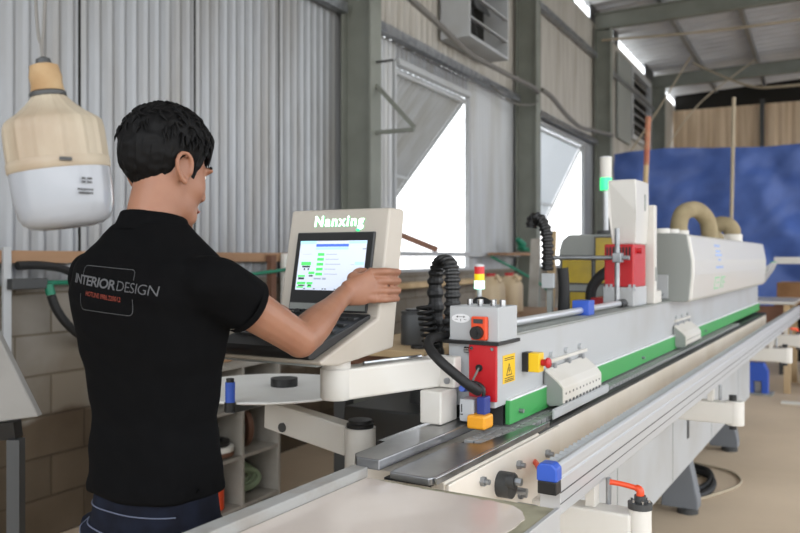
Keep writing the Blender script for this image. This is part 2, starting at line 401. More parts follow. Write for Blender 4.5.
# end wall
mb = corrugated(MB(), XW, 8.0, 0, 5.15, lambda a,y,z: wf(y, 21.5+a, z), pitch=.3, amp=.012)
wend = mb.build('wall_end','endwall',kind='structure',smooth=True,fix=False)
MB().box((XW,21.75,4.9),(8,21.8,6.1)).xf(WF).build('gable_shade_panel','darkback',wend,kind='structure')  # solid dark panel painting in the shade of the open gable gap
for x in (-1.3,.6,2.4): MB().box((x,21.38,0),(x+.1,21.46,5.25)).xf(WF).build('column','darkgrey',kind='structure')
# ------------------------------------------------------------------ the two propped-open wall flaps
def flap(name, y0, y1, ztop, L, alpha, m, fr):
    root = empty(name, wf(XW, (y0+y1)/2, 1.24)); root['kind'] = 'structure'
    n = V((-sin(alpha), 0, -cos(alpha)))
    def f(a, y, z): return wf(XW-.06 + n.x*z + a*cos(alpha), y, ztop + n.z*z - a*sin(alpha))
    corrugated(MB(), y0+.03, y1-.01, 0, L, f, pitch=.115, amp=.021).build('flap_sheet', m, root, smooth=True, fix=False, kind='structure')
    mb = MB()
    for z in (.03, L*.55, L-.03): mb.bar(f(.03,y0,z), f(.03,y1,z), .03, .03)
    for y in (y0+.015, y1-.015): mb.bar(f(.03,y,0), f(.03,y,L), .03, .03)
    mb.build('flap_frame', fr, root, kind='structure')
    mb = MB()
    mb.box((XW-.05,y0-.04,1.24),(XW+.0,y0,ztop+.03)); mb.box((XW-.05,y1,1.24),(XW+.0,y1+.035,ztop+.03)); mb.box((XW-.05,y0,ztop),(XW+.03,y1,ztop+.05))
    mb.box((XW-.06,y0,1.24),(XW+.02,y1,1.27))
    mb.xf(WF).build('flap_surround', fr, root, kind='structure')
    return root
flap('window_1', 6.32, 7.98, 3.10, 1.95, radians(40), 'sheetpale', 'lightgrey')
flap('window_2', 10.36, 12.72, 3.17, 1.9, radians(27), 'trans', 'lightgrey')

# ================================================================== THINGS ON THE WALL AND OVERHEAD
def thing_at(name, loc, label, cat, group=None): return empty(name, loc, label, cat, group)
# prop stick for the first flap
o = MB().bar(wf(XW-.02,7.22,1.45), wf(-4.15,7.0,1.78), .06, .06).build('prop_stick','darkwood')
tag(o,'brown timber prop stick holding the open wall flap out in the bright opening','stick')
# swinging bracket on the first column
b0 = wf(XW+.28,5.45,2.35); tip = wf(-2.74,5.45,2.35); top = wf(XW+.28,5.45,2.72)
r = thing_at('wall_bracket', b0, 'rusty triangular steel bracket sticking out from the first grey column', 'bracket')
MB().bar(b0,tip,.03,.03).build('bracket_arm','column',r); MB().bar(top,tip+V((0,0,.02)),.03,.03).build('bracket_brace','column',r)
MB().bar(wf(XW+.28,5.45,2.9), wf(-2.92,5.45,2.9), .016,.016).build('bracket_pin','darkgrey',r)
# box with louvres high on the wall
r = thing_at('exhaust_fan', wf(-3.2,7.8,3.54), 'grey box-shaped exhaust fan with open louvres high above the flap opening', 'fan')
mb = MB(); x0,x1,y0,y1,z0,z1 = XW+.01,-3.03,7.23,8.34,3.54,4.62; t=.03
mb.box((x0,y0,z0),(x1,y0+t,z1)); mb.box((x0,y1-t,z0),(x1,y1,z1)); mb.box((x0,y0+t,z0),(x1,y1-t,z0+t)); mb.box((x0,y0+t,z1-t),(x1,y1-t,z1)); mb.box((x0,y0+t,z0+t),(x0+.01,y1-t,z1-t))
mb.xf(WF).build('fan_housing','lightgrey',r)
MB().box((x0+.011,y0+t,z0+t),(x0+.03,y1-t,z1-t)).xf(WF).build('fan_back','darkback',r)
cy = (y0+y1)/2; cz = (z0+z1)/2
mb = MB(); mb.cyl((x0+.05,cy,cz),(x0+.16,cy,cz),.09)
for k in range(5):
    a = 2*pi*k/5
    mb.bar((x0+.1,cy+.08*cos(a),cz+.08*sin(a)),(x0+.12,cy+.42*cos(a),cz+.42*sin(a)),.16,.008,up=(1,.4*-sin(a),.4*cos(a)))
mb.xf(WF).build('fan_blades','darkgrey',r)
for k in range(4):
    z = z0+.2+k*.24
    MB().bar((x1-.02,y0+t,z),(x1-.02,y1-t,z+.0),.05,.012,up=(.2,0,1)).xf(WF).build('louvre','lightgrey',r)
# tall louvre vent further along the wall
r = thing_at('wall_louvre', wf(XW,17.2,3.8), 'tall slatted louvre vent high on the wall above the tarpaulin', 'vent')
mb = MB()
for (a,b,c,d) in ((16.2,16.3,3.75,5.2),(18.1,18.2,3.75,5.2),(16.3,18.1,3.75,3.85),(16.3,18.1,5.1,5.2)): mb.box((XW-.04,a,c),(XW+.06,b,d))
mb.xf(WF).build('louvre_frame','lightgrey',r)
MB().box((XW-.06,16.2,3.75),(XW-.045,18.2,5.2)).xf(WF).build('louvre_back','darkback',r)
for k in range(7): MB().bar((XW+.02,16.3,3.95+k*.17),(XW+.02,18.1,3.95+k*.17),.1,.014,up=(.7,0,1)).xf(WF).build('louvre_slat','lightgrey',r)
MB().box((XW+.005,15.0,3.6),(XW+.04,16.15,5.2)).xf(WF).build('cover_board','grey',r)
# cables strung along the wall and the roof
def cable(name, pts, r, m, label, cat='cable', k=6, n=8, group=None):
    o = MB().tube(curve_pts(pts,k), r, n).build(name, m, smooth=True); return tag(o,label,cat,group)
cable('power_cable',[wf(-2.95,5.6,3.52),wf(-2.93,5.79,3.46),wf(-2.93,6.37,3.39),wf(-2.93,7.0,3.30),wf(-2.93,7.8,3.31),wf(-2.98,8.98,3.37),wf(-3.06,9.46,3.40)],.028,'cable','thick grey power cable sagging below the exhaust fan to the second column')
cable('thin_cable',[wf(-3.06,9.5,3.3),wf(-3.1,9.3,3.22),wf(-3.2,8.9,3.2),wf(-3.26,8.4,3.3)],.009,'cable','thin grey wire drooping under the end of the thick power cable')
cable('power_cable',[wf(-3.06,9.62,3.46),wf(-3.0,9.85,3.4),wf(-3.0,10.5,3.28),wf(-3.0,11.2,3.22),wf(-3.0,12.0,3.28),wf(-3.04,13.35,3.40)],.03,'cable','grey power cable looping between the second and third columns above the white flap')
cable('roof_wire',[wf(-3.2,13.3,4.98),wf(-1,12.6,4.72),wf(2,12.0,4.65),wf(5,11.6,4.7)],.02,'rope','straight dusty wire stretched across under the roof beams')
cable('rope',[wf(-2.3,17.2,5.35),wf(-1.2,15.2,4.42),wf(-.6,14.6,4.2),wf(.4,14.4,4.25),wf(2.0,14.6,4.9),wf(3.2,14.8,5.4)],.022,'rope','pale rope hanging in a sagging loop above the blue tarpaulin','rope')
cable('rope',[wf(-2.3,16.9,5.4),wf(-2.75,15.4,4.0),wf(-3.0,14.32,3.16)],.016,'rope','slanting guy rope from the roof to the wall corner of the tarpaulin','rope')
cable('rope',[wf(-1.2,18.2,5.5),wf(-2.0,16,4.3),wf(-2.4,14.32,3.18)],.012,'rope','thinner second guy rope from a purlin to the tarpaulin top','rope')
# tarpaulin
mb = MB(); rows = []
for i in range(41):
    z = .02 + 3.2*i/40; row = []
    for j in range(121):
        x = -3.22 + 8.8*j/120
        d = .16*noise.noise(V((x*.8,z*1.1,1))) + .10*noise.noise(V((x*2.2+z*1.4,z*2.6,5))) + .03*abs(noise.noise(V((x*1.3-z*2.0,z*1.2,9)))) + .05*noise.noise(V((x*4-z*3,z*5,4)))
        sag = .03*sin(x*2.1)*(i/40)
        row.append(wf(x, 14.3+d, z+sag))
    rows.append(row)
mb.rings(rows, caps=False, closed=False); o = mb.build('tarpaulin','tarp',smooth=True,fix=False)
tag(o,'large wrinkled blue tarpaulin hung across the hall as a partition','tarpaulin')
# poles in front of the tarpaulin
r = thing_at('bamboo_pole', (-1.65,6.4,0), 'leaning wooden pole with a faded red tip behind the white motor tower', 'pole')
MB().tube([(-1.63,6.4,0),(-1.535,6.4,2.1)],.02,10).build('shaft','palewood',r,smooth=True); MB().tube([(-1.535,6.4,2.1),(-1.52,6.4,2.48)],.0215,10).build('red_tip','fadedred',r,smooth=True)
o = MB().tube([(-1.24,8.6,0),(-1.225,8.6,1.7),(-1.20,8.6,2.98)],.018,8).build('thin_pole','rope',smooth=True); tag(o,'thin straight wooden pole rising behind the round duct elbow','pole')
# big LED bulb hanging from the roof
L = V((-.991,.744,1.412))
r = thing_at('hanging_lamp', L, 'big dusty LED bulb with ribbed cream housing hanging on a wire beside the man', 'lamp')
T = Matrix.Translation(L) @ Matrix.Rotation(radians(-8),4,V((-.80,.60,0))) @ Matrix.Rotation(radians(20),4,'Z') @ Matrix.Scale(.955,4)
prof = [(.0005,0),(.035,.001),(.05,.004),(.06,.010),(.066,.02),(.069,.035),(.0705,.06),(.071,.088)]
MB().lathe(prof,n=48,M4=T).build('diffuser','diffuser',r,smooth=True)
MB().lathe([(.0712,.086),(.0727,.088),(.0727,.1),(.0712,.103)],n=48,M4=T).build('rim','lamphouse',r,smooth=True)
prof = [(.0695,.102),(.0695,.12),(.069,.146),(.0675,.157),(.062,.163),(.046,.174),(.034,.185),(.026,.194),(.0225,.199)]
MB().lathe(prof,n=112,M4=T,ribs=14,ribamp=.034).build('ribbed_housing','lamphouse',r,smooth=True)
MB().lathe([(.0232,.196),(.0255,.198),(.0255,.203),(.0232,.205)],n=32,M4=T).build('collar','darkgrey',r,smooth=True)
MB().lathe([(.022,.204),(.0235,.206),(.022,.217),(.023,.227),(.021,.235),(.020,.243),(.012,.246)],n=32,M4=T).build('socket','lampsock',r,smooth=True)
MB().lathe([(.010,.244),(.0115,.246),(.010,.253),(.004,.256)],n=20,M4=T).build('cap','darkgrey',r,smooth=True)
tp = T @ V((0,0,.253))
rj = lambda x: 5.7
mb = MB(); mb.tube(curve_pts([tp, tp+V((-.003,0,.018)), tp+V((-.012,-.004,.1)), tp+V((-.05,0,.6)),V((-1.02,.75,5.65))],6),.0022,8); mb.tube(curve_pts([tp, tp+V((-.002,0,.018)), tp+V((.002,.003,.1)), tp+V((.03,0,.5)),V((-.9,.75,5.65))],6),.0022,8)
mb.build('hanging_wire','cable',r,smooth=True)
dv = (V((0,0,1.45))-L); dv.z=0; dv.normalize(); sv = V((0,0,1)).cross(dv)       # towards the open floor in front
a0 = atan2(dv.y,dv.x)
def on_lamp(ang, z, rad): return V((L.x+rad*cos(ang), L.y+rad*sin(ang), L.z+z))
mb = MB()
for (da,z,w) in ((.33,.052,.05),(.33,.047,.045),(.28,.062,.012),(.4,.062,.016),(.28,.067,.012),(.4,.067,.016)):
    n = 6
    for i in range(n):
        a1 = a0+da-w*3.2+2*w*3.2*i/n; a2 = a1+2*w*3.2/n*(.75 if z==.052 else 1)
        R = .0684
        mb.add([on_lamp(a1,z-.0013,R),on_lamp(a2,z-.0013,R),on_lamp(a2,z+.0013,R+.0002),on_lamp(a1,z+.0013,R+.0002)],[(0,1,2,3)])
mb.build('printed_logo','printd',r,fix=False)
c = on_lamp(a0-.05,.092,.0703)
MB().bar(c-sv*.008,c+sv*.008,.005,.005).build('rim_clip','darkgrey',r,bevel=.001)
# board on a stand at the far left, and the services on the block wall behind
r = thing_at('tilted_board', (-2.2,1.25,0), 'grey tilted board on a dark stand by the block wall', 'board')
pl = lambda p,q,t: V((-1.960,1.39,0)) + V((.861,.509,0))*p + V((-.509,.861,0))*(t+ -.25*(q-.93)) + V((0,0,q))
pl2 = lambda p,q,t: pl(p, q, t)
MB().prism([(-.012,.935),(-.115,1.22),(-.55,1.3),(-.55,.86)],0,.03,pl).build('board_panel','panelboard',r,bevel=.004)
MB().prism([(-.08,.92),(-.08,.87),(-.55,.83),(-.55,.87)],-.005,.04,pl).build('board_ledge','black',r)
for p in (-.10,-.5): MB().prism([(p,0),(p+.035,0),(p+.035,.87),(p,.87)],.0,.035,lambda p,q,t: pl(p,.93,t)+V((0,0,q-.93))).build('leg','darkgrey',r)
# perforated post, junction box, hoses
o = MB().box((XW+.047,2.385,.6),(XW+.06,2.425,1.42)).xf(WF)
pp = o.build('slotted_strip','lightgrey'); tag(pp,'pale slotted metal strip fixed upright on the block wall','strip')
o = MB().box((XW+.061,2.40,1.225),(XW+.1,2.59,1.275)).xf(WF).build('junction_bar','darkgrey',bevel=.004); tag(o,'dark grey bar-shaped valve block on the slotted wall strip','valve')
cable('water_pipe',[wf(XW+.05,2.61,1.25),wf(XW+.05,3.0,1.25),wf(XW+.05,3.7,1.265)],.012,'greenp','short green pipe running along the wall top behind the man','pipe')
cable('water_pipe',[wf(XW+.13,4.0,1.26),wf(XW+.13,4.6,1.30),wf(XW+.13,5.2,1.34)],.012,'greenp','green pipe under the timber rail behind the screen console','pipe')
cable('black_hose',[wf(XW+.08,2.44,1.335),wf(XW+.09,2.56,1.335),wf(XW+.1,2.68,1.315),wf(XW+.1,2.8,1.26),wf(XW+.08,3.0,1.14)],.02,'rubber','fat black hose arching above the valve block on the wall','hose')
cable('black_hose',[wf(XW+.09,2.615,1.19),wf(XW+.1,2.64,1.12),wf(XW+.11,2.70,1.04),wf(XW+.1,2.80,.98),wf(XW+.08,3.0,.95)],.022,'rubber','black hose curving down the block wall from the valve','hose')
o = MB().tube([wf(XW+.09,2.60,1.245),wf(XW+.095,2.61,1.195)],.022,10).build('hose_fitting','greenp',smooth=True); tag(o,'green hose fitting under the valve block','fitting')
o = MB().box((XW+.06,4.34,.75),(XW+.1,4.395,1.39)).xf(WF).build('wooden_stake','darkwood'); tag(o,'brown upright stake against the timber rail behind the console','stake')
o = MB().box((XW+.06,4.5,.85),(XW+.09,4.66,1.40)).xf(WF).build('white_sheet_offcut','paper'); tag(o,'white offcut sheet leaning under the timber rail beside the brown stake','sheet')
# timber ledges and clutter along the wall between the first two columns
o = MB().box((XW+.0,5.6,1.1),(XW+.14,9.3,1.15)).xf(WF).build('timber_ledge','palewood',bevel=.004); tag(o,'long pale timber ledge under the bright wall opening','ledge')
o = MB().box((XW+.09,8.3,1.40),(XW+.32,9.28,1.43)).xf(WF).build('shelf_plank','wood',bevel=.003); tag(o,'short brown shelf plank on the wall beside the second column','shelf')
mb = MB(); mb.tube([wf(-3.1,8.95,1.475),wf(-3.1,9.0,1.53),wf(-3.12,8.9,1.59)],[.04,.055,.03],10); mb.tube([wf(-3.12,9.02,1.485),wf(-3.1,9.2,1.47)],[.035,.025],8)
o = mb.build('hand_sprayer','greenp',smooth=True); tag(o,'small green hand sprayer lying on the brown shelf plank','sprayer')
cable('green_rope',[wf(-3.22,8.3,1.385),wf(-3.0,8.7,1.2),wf(-2.8,9.0,1.0),wf(-2.75,9.1,.75)],.016,'greenp','green hose slanting down below the brown shelf plank','hose')
o = None
# ================================================================== THE EDGE BANDING MACHINE (runs along +Y)
mc = empty('edge_banding_machine', (-1.0,4.8,0), 'long white edge banding machine with green stripe, dark feed chain and big hood', 'machine')
P = lambda name, mb, m, parent=mc, **k: mb.build(name, m, parent, **k)
# base
P('base_cabinet', MB().box((-.98,1.48,.36),(-.772,6.3,.76)), 'lightgrey', bevel=.006)
P('rear_base', MB().box((-1.25,6.302,.36),(-.97,7.2,.76)), 'lightgrey', bevel=.006)
fr = P('upper_frame', MB().prism([(-.985,.75),(-.985,.914),(-.765,.914),(-.757,.906),(-.757,.80),(-.768,.75)],1.46,7.2,lambda p,q,t:V((p,t,q))), 'ivory', bevel=.003)
P('front_side_plate', MB().box((-.757,1.462,.62),(-.748,2.14,.905)), 'ivory', bevel=.002)
for y,z in ((1.62,.875),(1.83,.865),(1.62,.79),(1.84,.79),(2.03,.85),(2.03,.77)):
    b = P('bolt', MB().cyl((-.748,y,z),(-.738,y,z),.011,n=6), 'galv', fr); P('bolt_tip', MB().cyl((-.738,y,z),(-.728,y,z),.006,n=10), 'galv', b)
hub = P('valve_block', MB().cyl((-.748,1.72,.845),(-.715,1.72,.845),.03,n=20).cyl((-.72,1.70,.862),(-.70,1.70,.862),.016), 'darkgrey', smooth=True)
P('valve_nut', MB().cyl((-.70,1.70,.862),(-.685,1.70,.862),.009,n=6), 'galv', hub)
P('valve_nut', MB().cyl((-.748,1.77,.82),(-.70,1.77,.82),.008), 'galv', hub)
P('front_lever', MB().tube([(-.748,1.945,.847),(-.73,1.915,.848),(-.70,1.87,.838)],[.007,.007,.008],10), 'orangered', smooth=True)
P('lock_knob', MB().cyl((-.748,1.83,.755),(-.70,1.83,.755),.018), 'galv', smooth=True)
for y in (2.8,3.7,4.7,5.7):
    P('cabinet_seam', MB().box((-.7725,y,.37),(-.7705,y+.006,.75)), 'grey')
P('cabinet_slot', MB().box((-.772,4.02,.50),(-.768,4.06,.62)), 'darkgrey')
for y,xo in ((2.65,0),(4.5,0),(6.1,-.02),(7.1,-.12)):
    ft = P('foot', MB().prism([(-.97+xo,.37),(-.99+xo,.03),(-.80+xo,.03),(-.80+xo,.08),(-.86+xo,.37)],y-.05,y+.05,lambda p,q,t:V((p,t,q))), 'footgrey', bevel=.006)
    P('foot_pad', MB().cyl((-.86+xo,y,0),(-.86+xo,y,.029),.055), 'darkgrey', ft, smooth=True)
# infeed plates and feed chain
P('infeed_plate', MB().prism([(-.868,1.385),(-.868,1.95),(-.93,1.95),(-.955,1.70),(-.955,1.60),(-.945,1.50),(-.945,1.41),(-.925,1.385)],.935,.957,lambda p,q,t:V((p,q,t))), 'darksteel', bevel=.0025)
P('infeed_shim', MB().box((-1.02,1.62,.925),(-.95,1.86,.934)), 'steel', bevel=.001)
P('outer_plate', MB().prism([(-.853,1.40),(-.758,1.395),(-.752,1.41),(-.752,1.98),(-.775,1.98),(-.80,1.72),(-.853,1.70)],.917,.933,lambda p,q,t:V((p,q,t))), 'darksteel', bevel=.003)
P('plate_rail', MB().box((-.752,1.405,.918),(-.746,2.05,.9325)), 'steel', bevel=.001)
P('chain_bed', MB().box((-.866,1.40,.9145),(-.757,7.2,.919)), 'black')
pad0 = MB()
for x0,x1 in ((-.85,-.826),(-.823,-.799),(-.796,-.772)): pad0.box((x0,1.74,.9195),(x1,1.771,.932))
pad0 = P('track_pad', pad0, 'padgrey', bevel=.0015)
for i in range(1,100): copy_part(pad0,(0,.0405*i,0),mc)
P('chain_side', MB().box((-.77,2.0,.905),(-.757,7.2,.917)), 'darkgrey')
# pressure beam
beam = P('pressure_beam', MB().box((-.952,1.858,.99),(-.82,7.2,1.164)), 'lightgrey', bevel=.003)
P('beam_top_cover', MB().box((-.96,1.99,1.164),(-.815,7.2,1.171)), 'grey', bevel=.002)
st = P('green_stripe', MB().box((-.822,1.925,.938),(-.808,7.2,1.0)), 'green', bevel=.002)
P('stripe_bead', MB().box((-.82,1.93,1.0),(-.8075,7.2,1.0045)), 'whiteink', st)
for y in (1.99,3.3,4.7): P('stripe_bolt', MB().cyl((-.808,y,.965),(-.796,y,.965),.006,n=10), 'galv', st, smooth=True)
P('beam_underside', MB().box((-.94,1.93,.933),(-.83,7.2,.992)), 'darkgrey')
# beam head: red plate, sensors, control box
rp_ = P('red_end_plate', MB().box((-.888,1.846,1.008),(-.812,1.856,1.150)), 'red', bevel=.002)
for x,z in ((-.879,1.141),(-.822,1.141),(-.876,1.048)): P('screw', MB().cyl((x,1.846,z),(x,1.842,z),.0045,n=8), 'steel', rp_)
P('cable_grommet', MB().cyl((-.858,1.847,1.092),(-.858,1.841,1.092),.009), 'black', rp_, smooth=True)
P('sensor_wire', MB().tube(curve_pts([(-.858,1.842,1.092),(-.862,1.83,1.075),(-.872,1.825,1.055),(-.885,1.82,1.052)]),.0028,8), 'cable', rp_, smooth=True)
P('red_sensor_bracket', MB().box((-.853,1.822,.985),(-.846,1.846,1.035)), 'red')
P('grey_terminal', MB().box((-.892,1.80,.962),(-.853,1.845,1.018)), 'lightgrey', bevel=.003)
P('terminal_mark', MB().box((-.886,1.7985,.985),(-.884,1.7999,1.005)).box((-.888,1.7985,.978),(-.882,1.7999,.981)), 'ink')
s = P('blue_sensor', MB().box((-.845,1.80,.983),(-.822,1.835,1.026)), 'navy', bevel=.003)
P('sensor_lead', MB().tube(curve_pts([(-.834,1.818,1.026),(-.834,1.818,1.045),(-.85,1.82,1.056),(-.88,1.82,1.058)]),.005,8), 'black', s, smooth=True)
P('amber_guard', MB().box((-.862,1.778,.950),(-.812,1.832,.984)), 'amber', bevel=.006)
P('blue_fitting', MB().cyl((-.90,1.85,1.035),(-.895,1.82,1.04),.008).cyl((-.897,1.85,1.0),(-.895,1.825,1.0),.006), 'blue', smooth=True)
P('head_backplate', MB().box((-.952,1.862,.945),(-.89,1.90,1.152)), 'black', bevel=.002)
P('steel_rod_end', MB().cyl((-.902,1.852,1.135),(-.888,1.852,1.135),.008), 'steel', smooth=True)
cb = P('control_box', MB().box((-.946,1.852,1.158),(-.808,1.975,1.246)), 'lightgrey', bevel=.003)
P('box_base', MB().box((-.962,1.842,1.150),(-.804,1.985,1.1585)), 'black', cb)
for x in (-.915,-.885,-.848,-.822): P('box_bolt', MB().cyl((x,1.91,1.246),(x,1.91,1.262),.008), 'steel', cb, smooth=True)
d = P('position_dial', MB().box((-.878,1.836,1.162),(-.835,1.853,1.222)), 'orangered', cb, bevel=.004)
P('dial_knob', MB().cyl((-.858,1.836,1.182),(-.858,1.822,1.182),.0165).cyl((-.858,1.822,1.182),(-.858,1.818,1.182),.007), 'black', cb, smooth=True)
P('dial_window', MB().box((-.87,1.8345,1.205),(-.844,1.8365,1.216)), 'darkgrey', cb)
mb = MB(); mb.lathe([(.0003,0),(.026,0),(.026,.0012),(.0003,.0013)],n=32,M4=frame((0,0,0),(1,0,0),(0,0,1)) @ Matrix.Diagonal((1,.44,1,1))); mb.xf(Matrix.Translation((-.913,1.8518,1.215)))
P('oval_label', mb, 'whiteink', cb, smooth=True)
mb = MB()
mb.box((-.923,1.8498,1.2185),(-.903,1.8505,1.2195)); mb.prism([(-.926,1.219),(-.921,1.2215),(-.921,1.2165)],1.8498,1.8505,lambda p,q,t:V((p,t,q))); mb.prism([(-.900,1.219),(-.905,1.2215),(-.905,1.2165)],1.8498,1.8505,lambda p,q,t:V((p,t,q)))
mb.box((-.9135,1.8498,1.207),(-.9125,1.8505,1.2135)); mb.box((-.93,1.8498,1.2115),(-.922,1.8505,1.2125)); mb.box((-.904,1.8498,1.2115),(-.897,1.8505,1.2125))
P('label_arrows', mb, 'ink', cb)
# rods along the beam
P('adjusting_rod', MB().cyl((-.875,1.975,1.188),(-.875,3.28,1.188),.0115), 'chrome', smooth=True)
P('blue_rod_block', MB().box((-.905,2.71,1.1705),(-.845,2.775,1.222)), 'blue', bevel=.003)
P('rod_collar', MB().cyl((-.875,3.20,1.186),(-.875,3.27,1.186),.017), 'black', smooth=True)
P('short_rod', MB().cyl((-.862,3.5,1.20),(-.862,3.9,1.20),.012), 'galv', smooth=True)
P('rod_block', MB().box((-.9,3.56,1.171),(-.82,3.70,1.225)), 'white', bevel=.003)
# stickers and the emergency stop on the beam side
sk = P('warning_sticker', MB().box((-.8202,1.905,1.045),(-.8188,1.985,1.118)), 'sticker')
mb = MB(); ty = 1.945
f = lambda p,q,t: V((t,ty+p,1.078+q))
mb.prism([(-.02,-.014),(.02,-.014),(.0,.018)],-.8188,-.8184,f); P('sticker_triangle', mb, 'ink', sk)
P('sticker_inner', MB().prism([(-.015,-.0115),(.015,-.0115),(.0,.0125)],-.8184,-.8181,f), 'sticker', sk)
mb = MB(); mb.prism([(-.004,.006),(.002,.007),(-.001,.0),(.004,.0),(-.004,-.010),(-.001,-.002),(-.005,-.002)],-.8181,-.8178,f)
for z in (.026,.031,-.021,-.026,-.030): mb.prism([(-.03,z),(.03,z),(.03,z+.002),(-.03,z+.002)],-.8188,-.8184,f)
P('sticker_print', mb, 'ink', sk)
es = P('emergency_stop', MB().box((-.802,2.035,1.062),(-.770,2.072,1.114)), 'yellow', bevel=.003)
P('stop_back', MB().box((-.82,2.034,1.062),(-.802,2.073,1.114)), 'black', es, bevel=.002)
P('stop_button', MB().lathe([(.0005,.03),(.012,.029),(.017,.024),(.017,.018),(.011,.014),(.010,0),(.0005,0)],n=24,M4=frame((0,0,0),(0,1,0),(0,0,1))).xf(Matrix.Translation((-.770,2.053,1.088)) @ Matrix.Scale(.85,4)), 'red', es, smooth=True)
# chip guards over the chain
def guard(y0,y1):
    g = P('chain_guard', MB().prism([(-.815,1.045),(-.812,1.05),(-.772,1.018),(-.757,1.0),(-.757,.955),(-.762,.955),(-.762,.998),(-.776,1.012)],y0,y1,lambda p,q,t:V((p,t,q))), 'white', bevel=.0015)
    P('guard_cheek', MB().prism([(-.815,1.045),(-.776,1.014),(-.762,.998),(-.762,.95),(-.80,.945),(-.815,.96)],y0,y0+.006,lambda p,q,t:V((p,t,q))), 'grey', g)
    sr = P('guard_strip', MB().box((-.822,y0+.04,1.062),(-.812,y1+.03,1.072)), 'white', g, bevel=.001)
    mb = MB(); n = int((y1-y0)/.032)
    for i in range(n): mb.cyl((-.757,y0+.02+i*.032,.982),(-.7562,y0+.02+i*.032,.982),.0035,n=10)
    P('hole_dot', mb, 'ink', g)
    mb = MB()
    for i in range(n): mb.box((-.7565,y0+.012+i*.032,.953),(-.7555,y0+.028+i*.032,.962))
    P('notch_dot', mb, 'darkgrey', g)
    for k in range(3):
        y = y0+.06+k*(y1-y0-.1)/2
        P('strip_screw', MB().cyl((-.822,y,1.085),(-.81,y,1.085),.009,n=12), 'lightgrey', g)
        P('strip_clip', MB().box((-.812,y,1.045),(-.806,y+.02,1.060)), 'galv', g)
guard(2.195,2.56); guard(3.93,4.30)
P('chain_toothed_guard', MB().prism([(-.757,.925),(-.750,.93),(-.750,.952),(-.757,.955)],2.10,2.62,lambda p,q,t:V((p,t,q))), 'lightgrey', bevel=.001)
# motor tower
tw = P('red_motor_cover', MB().box((-.964,3.30,1.25),(-.842,3.50,1.427)), 'red', bevel=.006)
mb = MB()
for k in range(8): mb.box((-.955+k*.0133,3.2985,1.375),(-.9475+k*.0133,3.3005,1.415))
P('vent_slot', mb, 'ink', tw)
P('tower_base', MB().box((-.966,3.29,1.171),(-.84,3.51,1.25)), 'lightgrey', tw, bevel=.004)
mb = MB()
for x in (-.955,-.937,-.86,-.842): mb.box((x,3.286,1.235),(x+.01,3.291,1.262))
P('base_tab', mb, 'lightgrey', tw)
P('tower_knob', MB().cyl((-.842,3.36,1.40),(-.822,3.36,1.40),.012), 'red', tw, smooth=True)
wt = P('white_motor_tower', MB().prism([(-.945,1.427),(-.848,1.427),(-.838,1.56),(-.838,1.695),(-.955,1.695),(-.955,1.56)],3.32,3.54,lambda p,q,t:V((p,t+ (.0 if q>1.5 else .03),q))), 'hoodwhite', bevel=.006)
P('tower_back_plate', MB().box((-.96,3.545,1.171),(-.815,3.59,1.60)), 'white', bevel=.004)
P('tower_slot', MB().box((-.8155,3.555,1.27),(-.813,3.585,1.33)), 'grey')
P('tower_slot', MB().box((-.8385,3.46,1.57),(-.836,3.48,1.64)), 'grey')
P('upright_rod', MB().cyl((-.885,3.21,1.171),(-.885,3.21,1.49),.010), 'galv', smooth=True)
P('rod_clamp', MB().box((-.90,3.19,1.352),(-.865,3.235,1.39)), 'galv', bevel=.003)
P('cross_rod', MB().cyl((-1.17,3.225,1.371),(-.84,3.225,1.371),.009), 'galv', smooth=True)
# rear cover with yellow windows
rc = P('rear_cover', MB().prism([(-1.37,.90),(-1.37,1.41),(-1.355,1.46),(-1.32,1.487),(-1.02,1.487),(-1.02,.90)],3.9,5.2,lambda p,q,t:V((p,t,q))), 'grey', bevel=.006)
for (a,b,c,d) in ((-1.35,-1.2,1.245,1.378),(-1.18,-1.06,1.245,1.47),(-1.31,-1.19,1.10,1.2)):
    P('yellow_window', MB().box((a,3.893,c),(b,3.902,d)), 'ywin', rc); mb = MB()
    mb.box((a-.006,3.890,c-.006),(b+.006,3.8925+.006,c)).box((a-.006,3.890,d),(b+.006,3.8985,d+.006)).box((a-.006,3.890,c),(a,3.8985,d)).box((b,3.890,c),(b+.006,3.8985,d)); P('window_rim', mb, 'darkgrey', rc)
P('red_side_panel', MB().box((-1.10,3.55,1.08),(-.97,3.85,1.19)), 'red', bevel=.004)
P('black_duct_hose', MB().tube(curve_pts([(-1.03,3.8,1.32),(-1.08,3.7,1.30),(-1.13,3.66,1.22),(-1.12,3.66,1.10),(-1.10,3.68,.98)]),.024,12), 'rubber', smooth=True)
P('rear_deck', MB().box((-1.45,2.1,.70),(-.96,5.6,.90)), 'darkgrey', bevel=.006)
P('rear_body', MB().box((-1.42,3.3,.1),(-1.26,7.1,.70)), 'grey', bevel=.006)
for x,y,r_,z0,z1 in ((-1.26,2.3,.055,.42,1.0),(-1.14,2.2,.045,.5,1.02),(-1.36,2.55,.06,.5,.98)):
    m_ = P('drive_motor', MB().cyl((x,y,z0),(x,y,z1),r_,n=28).cyl((x,y,z1),(x,y,z1+.02),r_*.8,n=28), 'darkgrey', smooth=True)
P('motor_bracket', MB().box((-1.32,2.12,.36),(-1.0,2.4,.46)), 'grey', bevel=.004)
